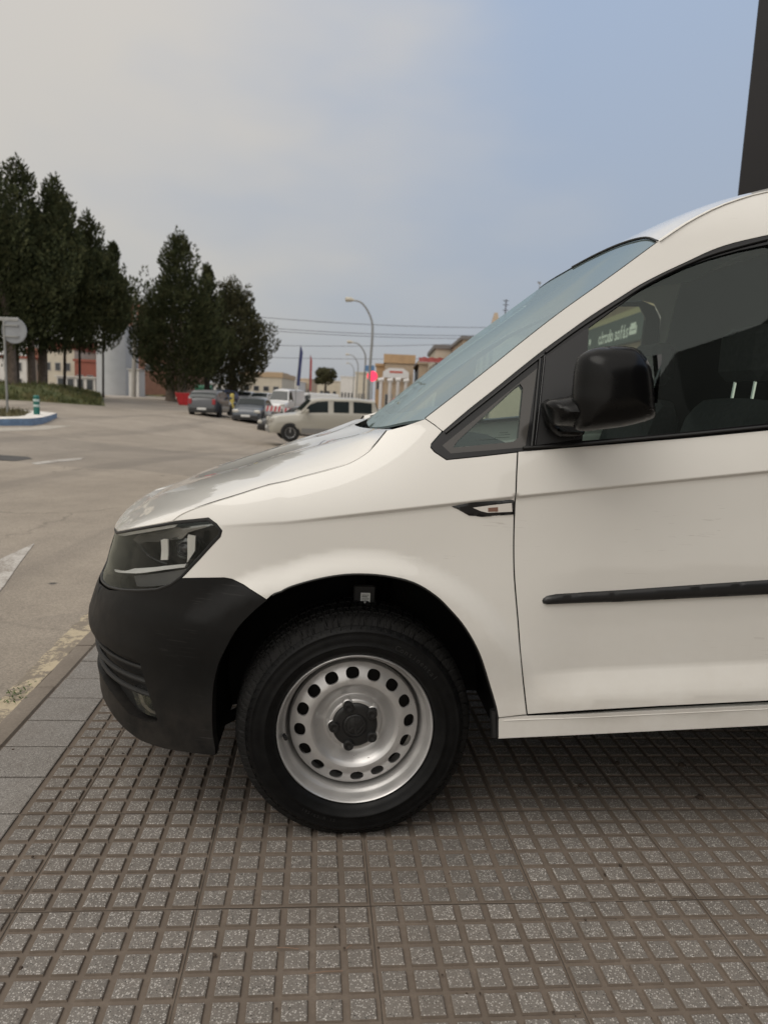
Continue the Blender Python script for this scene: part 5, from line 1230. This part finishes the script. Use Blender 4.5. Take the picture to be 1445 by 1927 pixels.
# ---- sofa shop, seen through the cabin
XF=10.0
so_=empty('sofa_shop',(XF,21,tz(XF,21)),0,'beige shop building with a dark sign board reading comodo sofas seen through the side window','shop'); gz=so_.location.z
mb=MB(); mb.box((0,0,-.5),(9,21,5.9-gz)); mb.build('wall',TAN,so_,smooth=False)
mb=MB(); mb.box((-.9,-.2,5.9-gz+.003),(9.2,21.2,6.4-gz)); mb.build('roof',mat('shop_eave',(.34,.26,.17),.9),so_,smooth=False)
mb=MB(); mb.box((-.10,.0,5.05-gz),(-.003,21,5.35-gz)); mb.build('cornice',mat('yellow_cream',(.66,.60,.36),.8),so_,smooth=False)
for yy_ in (3.,9.5,16.): 
    mb=MB(); mb.box((-.12,yy_,5.36-gz),(-.003,yy_+.35,5.89-gz)); mb.build('pilaster',MC['yellow_cream'],so_,smooth=False)
for yy_ in (1.,5.,9.,13.,17.):
    mb=MB(); mb.box((-.06,yy_,.3),(-.003,yy_+3,2.9)); f_=mb.build('shop_window',WFR,so_,smooth=False); mb=MB(); mb.box((-.075,yy_+.1,.4),(-.063,yy_+2.9,2.8)); mb.build('pane',WPN,f_,smooth=False)
mb=MB(); mb.box((-.30,-.1,3.95-gz),(-.005,21.1,5.02-gz)); sb_=mb.build('sign_board',mat('sign_board_dark',(.055,.075,.07),.6),so_,smooth=False)
SW=mat('sign_lettering',(.88,.92,.86),.6)
def sign_text(s,size,ystart,z,adv,name='lettering'):
    mb=MB(); y=ystart
    for ch in s:
        if ch!=' ':
            V,Fc=text_mesh(ch,size,.014); mb.add([Vector((-.306,y-v[0]*1.0,z+v[1])) for v in V],Fc)
        y-=adv*(.55 if ch in ' i' else 1)
    mb.build(name,SW,sb_,smooth=False)
yA=at(1138,660,1).x; yA=XF/yA-21
sign_text('cómodo sofás',.78,yA,4.17-gz,.385)
def sofa_icon(yc,z,s=1):
    mb=MB()
    def bxx(a,b,c,d): mb.box((-.312,yc+a*s,z+c*s),(-.302,yc+b*s,z+d*s),.0)
    bxx(-.42,.42,0,.16); mb.box((-.314,yc-.46*s,z+.02*s),(-.303,yc-.36*s,z+.34*s)); mb.box((-.314,yc+.36*s,z+.02*s),(-.303,yc+.46*s,z+.34*s)); mb.box((-.313,yc-.32*s,z+.20*s),(-.304,yc+.32*s,z+.46*s)); mb.build('sofa_emblem',SW,sb_,smooth=False)
yS=XF/at(1202,650,1).x-21; sofa_icon(yS,4.22-gz,1.0)
for px_ in (1112,1120):
    mb=MB(); mb.lathe([(.001,0),(.16,0),(.16,.01),(.001,.01)],12); vv_=[( -.306-y*.5,XF/at(px_,660,1).x-21+x,4.4-gz+z) for x,y,z in mb.v]; mb.v=vv_; mb.build('sign_dot',SW,sb_,smooth=False,fix=True)
yR=(XF-.6)/at(1232,650,1).x-21
for dy in (.55,-.35):
    mb=MB(); mb.box((-.7,yR+dy-.38,4.05-gz),(-.31,yR+dy+.38,4.85-gz),.03); ac=mb.build('air_conditioner',mat('ac_white',(.55,.55,.52),.6),None); ac.location=so_.location.copy(); tag(ac,'air conditioning unit with a round fan on the sign board, '+('left' if dy>0 else 'right')+' of the pair','air conditioner',group='air conditioners on the sofa shop')
    fm=MB(); fm.lathe([(.001,0),(.30,0),(.30,.01),(.27,.02),(.001,.01)],20); fm.v=[(-.705-y,yR+dy+x,4.45-gz+z) for x,y,z in fm.v]; fm.build('fan',mat('fan_dark',(.12,.12,.12),.6),ac,fix=True)
# ---- black showroom beyond the van, and the showroom front behind the viewer that darkens the lower reflections
e0=at(1387,370,6.2); e1=at(1440,0,6.2)
BLK=mat('black_cladding',(.016,.014,.014),.6,var=.2,vs=1)
o=empty('black_showroom',(e0.x,6.2,0),0,'black clad showroom wall rising behind the van at the right edge','building'); xe=(e0.x+e1.x)/2
mb=MB(); mb.prism([(0,0),(14,0),(14,9),(4.6,9)],-.02,9.5); mb.build('wall',BLK,o,smooth=False)
mb=MB()
for k in range(12):
    for z_ in (2.4,4.8,7.2): mb.box((.6+1.15*k,-.012,z_),(.6+1.15*k+1.1,-.003,z_+.012)) if 0 else None
mb.prism([(-.04,-.04),(14.04,-.04),(14.04,9.04),(4.6,9.04)],9.502,9.7); mb.build('parapet',BLK,o,smooth=False)
for k in range(3):
    mb=MB(); mb.box((2+3.8*k,-.03,.3),(5.2+3.8*k,-.003,3.2)); f_=mb.build('window',mat('black_frame',(.02,.02,.02),.4),o,smooth=False); mb=MB(); mb.box((2.1+3.8*k,-.04,.4),(5.1+3.8*k,-.033,3.1)); mb.build('pane',WPN,f_,smooth=False)
o=empty('showroom_front',(3.8,-3.5,-.02),0,'dark showroom front on the viewer\'s side of the pavement, mirrored in the van door','building')
mb=MB(); mb.prism([(0,0),(0,-9),(14,-9),(11.2,8.6)],0,5.9); mb.build('wall',mat('dark_cladding',(.03,.028,.027),.6),o,smooth=False)
mb=MB(); mb.prism([(0,0),(0,-9),(14,-9),(11.2,8.6)],5.902,6.0); mb.build('roof',BLK,o,smooth=False)
# ================================================================ PARKED VEHICLES
TYF=mat('far_tyre',(.012,.012,.012),.8); RIMF=mat('far_rim',(.38,.38,.38),.4,.5); PLT=mat('plate_white',(.62,.62,.60),.6); HLM=mat('far_headlight',(.55,.53,.48),.15,.2,coat=1); TLM=mat('far_taillight',(.30,.03,.035),.3); CGL=mat('car_glass',(.020,.026,.027),.10,spec=.45); BUM=mat('far_black_plastic',(.02,.02,.02),.6)
STY={ # x from the nose, belt height, roof height (fractions of H), half width fractions
'hatch':dict(b=[(0,.36,.36,.80),(.03,.50,.50,.90),(.08,.54,.54,.96),(.24,.62,.62,1),(.27,.64,.66,1),(.42,.66,.96,1),(.55,.67,1,1),(.82,.68,.97,1),(.93,.68,.84,.98),(.985,.66,.68,.94),(1,.40,.42,.88)],ws=(.27,.42),rw=(.90,.985),sw=((.34,.555),(.57,.80)),zs=.17),
'suv':dict(b=[(0,.36,.36,.80),(.02,.52,.52,.90),(.05,.56,.56,.95),(.25,.62,.62,1),(.27,.63,.66,1),(.38,.64,.95,1),(.48,.65,.985,1),(.80,.66,1,1),(.95,.66,.97,1),(.985,.66,.72,.97),(1,.40,.42,.92)],ws=(.27,.38),rw=(.955,.985),sw=((.33,.52),(.57,.71),(.75,.92)),zs=.23),
'van':dict(b=[(0,.30,.30,.82),(.03,.42,.42,.92),(.08,.46,.46,.97),(.15,.48,.48,1),(.17,.49,.52,1),(.28,.50,.94,1),(.36,.50,1,1),(.9,.50,1,1),(.985,.50,.98,1),(.995,.5,.6,1),(1,.4,.5,.98)],ws=(.17,.28),rw=(.985,.995),sw=((.24,.40),),zs=.15),
'saloon':dict(b=[(0,.40,.40,.80),(.03,.54,.54,.90),(.08,.58,.58,.95),(.26,.66,.66,1),(.29,.67,.69,1),(.42,.69,.97,1),(.55,.69,1,1),(.70,.69,.97,1),(.83,.69,.72,1),(.97,.66,.66,.95),(1,.42,.42,.88)],ws=(.29,.42),rw=(.72,.82),sw=((.36,.54),(.56,.70)),zs=.17)}
def vehicle(name,px,Y,head,L,Wd,H,style,col,label,dz=0,lower=None,cat_='car',group='parked cars'):
    S_=STY[style]; base=Q(px,Y,dz); o=empty(name,base,head,label,cat_,group=group)
    paint=mat('paint_'+'_'.join('%02d'%int(c*99) for c in col),col,.28,coat=.8,spec=.4)
    B=S_['b']; hw=Wd/2; zb=S_['zs']*H*.75
    def at_(x):
        xs=[b[0] for b in B]; return [itp(x,xs,[b[k] for b in B]) for k in (1,2,3)]
    def sec(x):
        be,ro,w=at_(x); be*=H; ro*=H; w=w*hw; cab=max(0,ro-be); wt=w-.26*cab
        if cab<.05: return [(w*.93,zb),(w*.985,zb+.10),(w,zb+.25),(w,(zb+be)/2+.05),(w*.97,be-.10),(w*.90,be-.02),(w*.70,be+.01),(w*.4,be+.03),(0,be+.035)]
        return [(w*.93,zb),(w*.985,zb+.10),(w,zb+.25),(w,(zb+be)/2+.05),(w*.985,be-.06),(w*.955,be),(wt+.01,ro-.07),(wt-.10,ro),(0,ro+.03)]
    N=40; xs=[k/N for k in range(N+1)]
    mb=MB(); 
    for x in xs:
        s=sec(x); s=s+[(-a,b) for a,b in s[::-1][1:]]; mb.v+=[(x*L-L/2,a,b) for a,b in s]
    m_=17
    for i in range(N):
        for k in range(m_-1): mb.f.append((i*m_+k,(i+1)*m_+k,(i+1)*m_+k+1,i*m_+k+1))
    mb.f.append(tuple(range(m_))); mb.f.append(tuple(N*m_+k for k in range(m_))[::-1])
    mb.build('body',paint,o,sharp=40,fix=True)
    def side(x,t,out=.012):   # point on the cabin side between belt and roof
        s=sec(x); a,b=s[5],s[6]; return (a[0]+(b[0]-a[0])*t+out,a[1]+(b[1]-a[1])*t)
    for (a,b) in S_['sw']:
        for sg_ in (1,-1):
            g_=MB(); x_=[a,a+(b-a)*.15,(a+b)/2,b-(b-a)*.1,b]
            for k,x in enumerate(x_):
                lo=side(x,.06); tmax=.90; hi=side(x,tmax); g_.v+=[(x*L-L/2,sg_*lo[0],lo[1]),(x*L-L/2,sg_*hi[0],hi[1])]
            g_.f+=[(2*k,2*k+2,2*k+3,2*k+1)[::sg_] for k in range(4)]; g_.build('side_window',CGL,o,smooth=False)
    def screen(x0,x1,nm):
        g_=MB(); 
        for k in range(5):
            x=x0+(x1-x0)*k/4; s=sec(x); 
            ro=at_(x)[1]*H; w=(s[6][0] if at_(x)[1]-at_(x)[0]>.05/H else s[5][0])-.08
            for v in (-1,-.5,0,.5,1): g_.v.append((x*L-L/2+(-.02 if nm=='windscreen' else .02),v*w,ro+.03*(1-v*v)+.008))
        for k in range(4):
            for v in range(4): g_.f.append((k*5+v,k*5+v+1,k*5+v+6,k*5+v+5))
        g_.build(nm,CGL,o,smooth=True)
    screen(S_['ws'][0]+.01,S_['ws'][1]-.01,'windscreen'); screen(S_['rw'][0]+.003,S_['rw'][1]-.003,'rear_window')
    bm=MB(); zl=zb+.02
    bm.box((-L/2-.03,-hw*.80,zb+.0),(-L/2+.25,hw*.80,zb+.26),.04); bm.build('front_bumper',lower or BUM,o); bm=MB(); bm.box((L/2-.25,-hw*.88,zb),(L/2+.03,hw*.88,zb+.28),.04); bm.build('rear_bumper',lower or BUM,o)
    if lower:
        for sg_ in (1,-1): bm=MB(); bm.box((-L*.215,sg_*hw-.01 if sg_>0 else -hw-.015,zb+.02),(L*.20,hw+.015 if sg_>0 else -hw+.01,zb+.22),.005); bm.build('side_cladding',lower,o)
    zh=at_(.03)[0]*H
    for sg_ in (1,-1):
        h=MB(); h.box((-L/2+.0,sg_*hw*.70-.20,zh-.20),(-L/2+.22,sg_*hw*.70+.14,zh-.03),.03); h.build('headlight',HLM,o)
        h=MB(); h.box((L/2-.16,sg_*hw*.78-.10,at_(.97)[0]*H-.34),(L/2+.01,sg_*hw*.78+.09,at_(.97)[0]*H-.02),.03); h.build('tail_light',TLM,o)
        h=MB(); xm=(S_['ws'][0]+.06)*L-L/2; h.box((xm-.06,sg_*(hw+.10)-.09,at_(.3)[0]*H+.02),(xm+.06,sg_*(hw+.10)+.09,at_(.3)[0]*H+.17),.03); h.build('door_mirror',paint,o)
        h=MB(); h.box((-.01,-.25,-.055),(.01,.25,.055)); 
        for fx in (-.185,.20):
            wr=.21*H if H<1.6 else .33 if style!='suv' else .36; wr=.31 if style!='suv' else .335
            lb=MB(); lb.lathe([(wr*.62,-.09),(wr*.93,-.10),(wr,-.07),(wr,.09),(wr*.6,.10)],28); w_=lb.build('tyre',TYF,o); w_.location=(fx*L/.62*.93*.5*2*.5*1.0 if False else (-L*.315 if fx<0 else L*.30),sg_*(hw-.083),wr)
            rb=MB(); q=-1 if sg_<0 else 1
            rb.lathe([(wr*.62,q*.085),(wr*.55,q*.075),(.05,q*.055),(.001,q*.06)],24)
            for s5 in range(5):
                a=2*pi*s5/5; rb.box((-.02,q*.06-.012 if q>0 else -.085,0),(.02,.085 if q>0 else q*.06+.012,wr*.58)) if s5==0 else None
            rb.build('rim',RIMF,w_,fix=True)
            ab=MB(); ab.lathe([(wr*1.14,-.006),(wr*1.14,.006),(.001,.006)],28,c=(w_.location.x,sg_*(hw+.001),wr+.01)); ab.build('wheel_arch',BUM,o,fix=True)
    for xs_,q in ((-L/2-.042,1),(L/2+.042,1)):
        p=MB(); p.box((xs_-.01,-.26,zb+.16),(xs_+.01,.26,zb+.28)); p.build('number_plate',PLT,o,smooth=False)
    return o
# heading: the nose points along -x of the model
vehicle('parked_car',398,45,R(-92),4.0,1.76,1.50,'hatch',(.050,.053,.060),'dark grey hatchback seen from behind, first car right of the conifers')
vehicle('parked_car',478,45,R(88),4.3,1.78,1.42,'saloon',(.060,.072,.090),'blue grey car facing the viewer between the hatchback and the silver off-roader')
vehicle('parked_car',566,39.5,R(6),4.3,1.75,1.50,'hatch',(.012,.012,.014),'black car just behind the silver off-roader, nose showing to the left of it')
vehicle('off_roader',608,31,R(14),4.5,1.78,1.78,'suv',(.38,.36,.31),'silver beige off-roader with grey lower cladding parked side-on above the van bonnet',dz=.33,lower=mat('grey_cladding',(.20,.195,.185),.6))
vehicle('parked_van',538,64,R(75),4.9,1.9,2.1,'van',(.62,.62,.62),'white van facing the viewer beyond the black car',cat_='van',group='parked vans')
vehicle('parked_car',588,50,R(12),3.9,1.7,1.52,'hatch',(.60,.60,.59),'white small car behind the black car, roof level with it')
vehicle('parked_van',645,58,R(4),5.2,1.95,2.05,'van',(.62,.62,.61),'white van side-on whose roof shows over the silver off-roader',cat_='van',group='parked vans')
vehicle('parked_car',716,38,R(30),4.2,1.75,1.48,'saloon',(.58,.58,.58),'white saloon right of the off-roader, cut off by the van windscreen')
vehicle('parked_car',745,27,R(10),4.2,1.75,1.42,'hatch',(.016,.016,.018),'black car just beyond the van windscreen, bonnet tip showing')
vehicle('parked_car',462,78,R(86),4.1,1.72,1.45,'hatch',(.55,.55,.55),'small white car far off, left of the pair beyond the blue grey car')
vehicle('parked_car',493,72,R(80),4.3,1.74,1.45,'saloon',(.50,.51,.52),'small silver white car far off, right of the pair beyond the blue grey car')
vehicle('parked_car',416,72,R(70),4.1,1.7,1.42,'hatch',(.05,.08,.16),'dark blue car under the brownish conifer')
vehicle('parked_car',628,52,R(3),4.2,1.72,1.45,'hatch',(.03,.032,.036),'dark car whose roof shows between the white cars over the off-roader')
vehicle('parked_car',668,47,R(8),4.3,1.75,1.48,'hatch',(.55,.55,.54),'white hatchback behind the rear end of the off-roader')
vehicle('parked_car',700,55,R(15),4.3,1.75,1.45,'saloon',(.30,.31,.33),'grey saloon far behind the lamp post foot')
vehicle('parked_car',520,84,R(80),4.2,1.72,1.45,'hatch',(.04,.04,.045),'dark car far off between the small white cars and the white van')
vehicle('parked_car',440,92,R(85),4.2,1.72,1.48,'hatch',(.42,.42,.42),'pale grey car farthest down the row under the cream warehouse')
vehicle('parked_van',590,72,R(20),4.9,1.9,2.1,'van',(.55,.55,.54),'white van far behind, between the two flags',cat_='van',group='parked vans')
vehicle('parked_car',745,46,R(20),4.2,1.72,1.46,'hatch',(.56,.56,.56),'white hatchback in front of the white pillars')
# skip, bins, barriers
b=Q(351,60); o=empty('skip',b,R(6),'red metal skip at the roadside under the lone broad conifer','skip'); o.scale=(.68,.68,.82); RS=mat('skip_red',(.50,.022,.028),.5,var=.15,vs=3); mb=MB()
mb.add([(-.75,-.6,.05),(.75,-.6,.05),(.75,.6,.05),(-.75,.6,.05),(-1.15,-.75,1.15),(1.15,-.75,1.15),(1.15,.75,1.15),(-1.15,.75,1.15)],[(0,1,2,3),(0,1,5,4),(1,2,6,5),(2,3,7,6),(3,0,4,7)]); mb.build('tub',RS,o,smooth=False)
mb=MB(); mb.tube([(-1.17,-.77,1.15),(1.17,-.77,1.15),(1.17,.77,1.15),(-1.17,.77,1.15),(-1.17,-.77,1.15)],.05,6); mb.build('rim',RS,o)
for x in (-.6,0,.6): mb=MB(); mb.box((x-.04,-.80,.15),(x+.04,-.70,1.1)); mb.build('rib',RS,o,smooth=False)
b=Q(384,84); o=empty('waste_container',b,0,'green waste container under the conifers behind the hatchback','container'); mb=MB(); mb.box((-.9,-.5,.15),(.9,.5,1.35),.06); mb.build('tub',mat('container_green',(.02,.13,.07),.5),o); mb=MB(); mb.grid(lambda u,v:Vector((-.92+1.84*u,-.52+1.04*v,1.37+.25*math.sin(v*pi))),4,8); mb.build('lid',MC['container_green'],o)
b=Q(437,58); o=empty('yellow_post',b,0,'yellow marker post with a dark foot beside the hatchback','post'); mb=MB(); mb.tube([(0,0,.1),(0,0,1.15),(0,0,1.25)],[.17,.17,.08],12); mb.build('tube',mat('marker_yellow',(.50,.40,.10),.6),o); mb=MB(); mb.lathe([(.001,0),(.26,0),(.24,.12),(.001,.12)],16,'z'); mb.build('foot',BUM,o)
for px_,Yb,py_,lab in ((515,42.2,769,'red and white striped barrier board left of its twin, over the black car'),(549,41.8,773,'red and white striped barrier board right of its twin, over the black car')):
    c=at(px_,py_,Yb); g_=Q(px_,Yb); o=empty('barrier_board',g_,R(3),lab,'barrier',group='striped barrier boards'); zc_=c.z-g_.z
    mb=MB(); mb.box((-.44,-.02,zc_-.15),(.44,.02,zc_+.15)); bd=mb.build('board',mat('barrier_white',(.62,.60,.58),.6),o,smooth=False)
    mb=MB(); 
    for k in range(4): x=-.40+.22*k; mb.add([(x,-.024,zc_-.15),(x+.10,-.024,zc_-.15),(x+.16,-.024,zc_+.15),(x+.06,-.024,zc_+.15)],[(0,1,2,3)])
    mb.build('stripes',mat('barrier_red',(.50,.05,.07),.6),bd,smooth=False)
    for x in (-.38,.38): mb=MB(); mb.tube([(x,.03,0),(x,.03,zc_+.1)],.02,6); mb.build('leg',GALV,o)
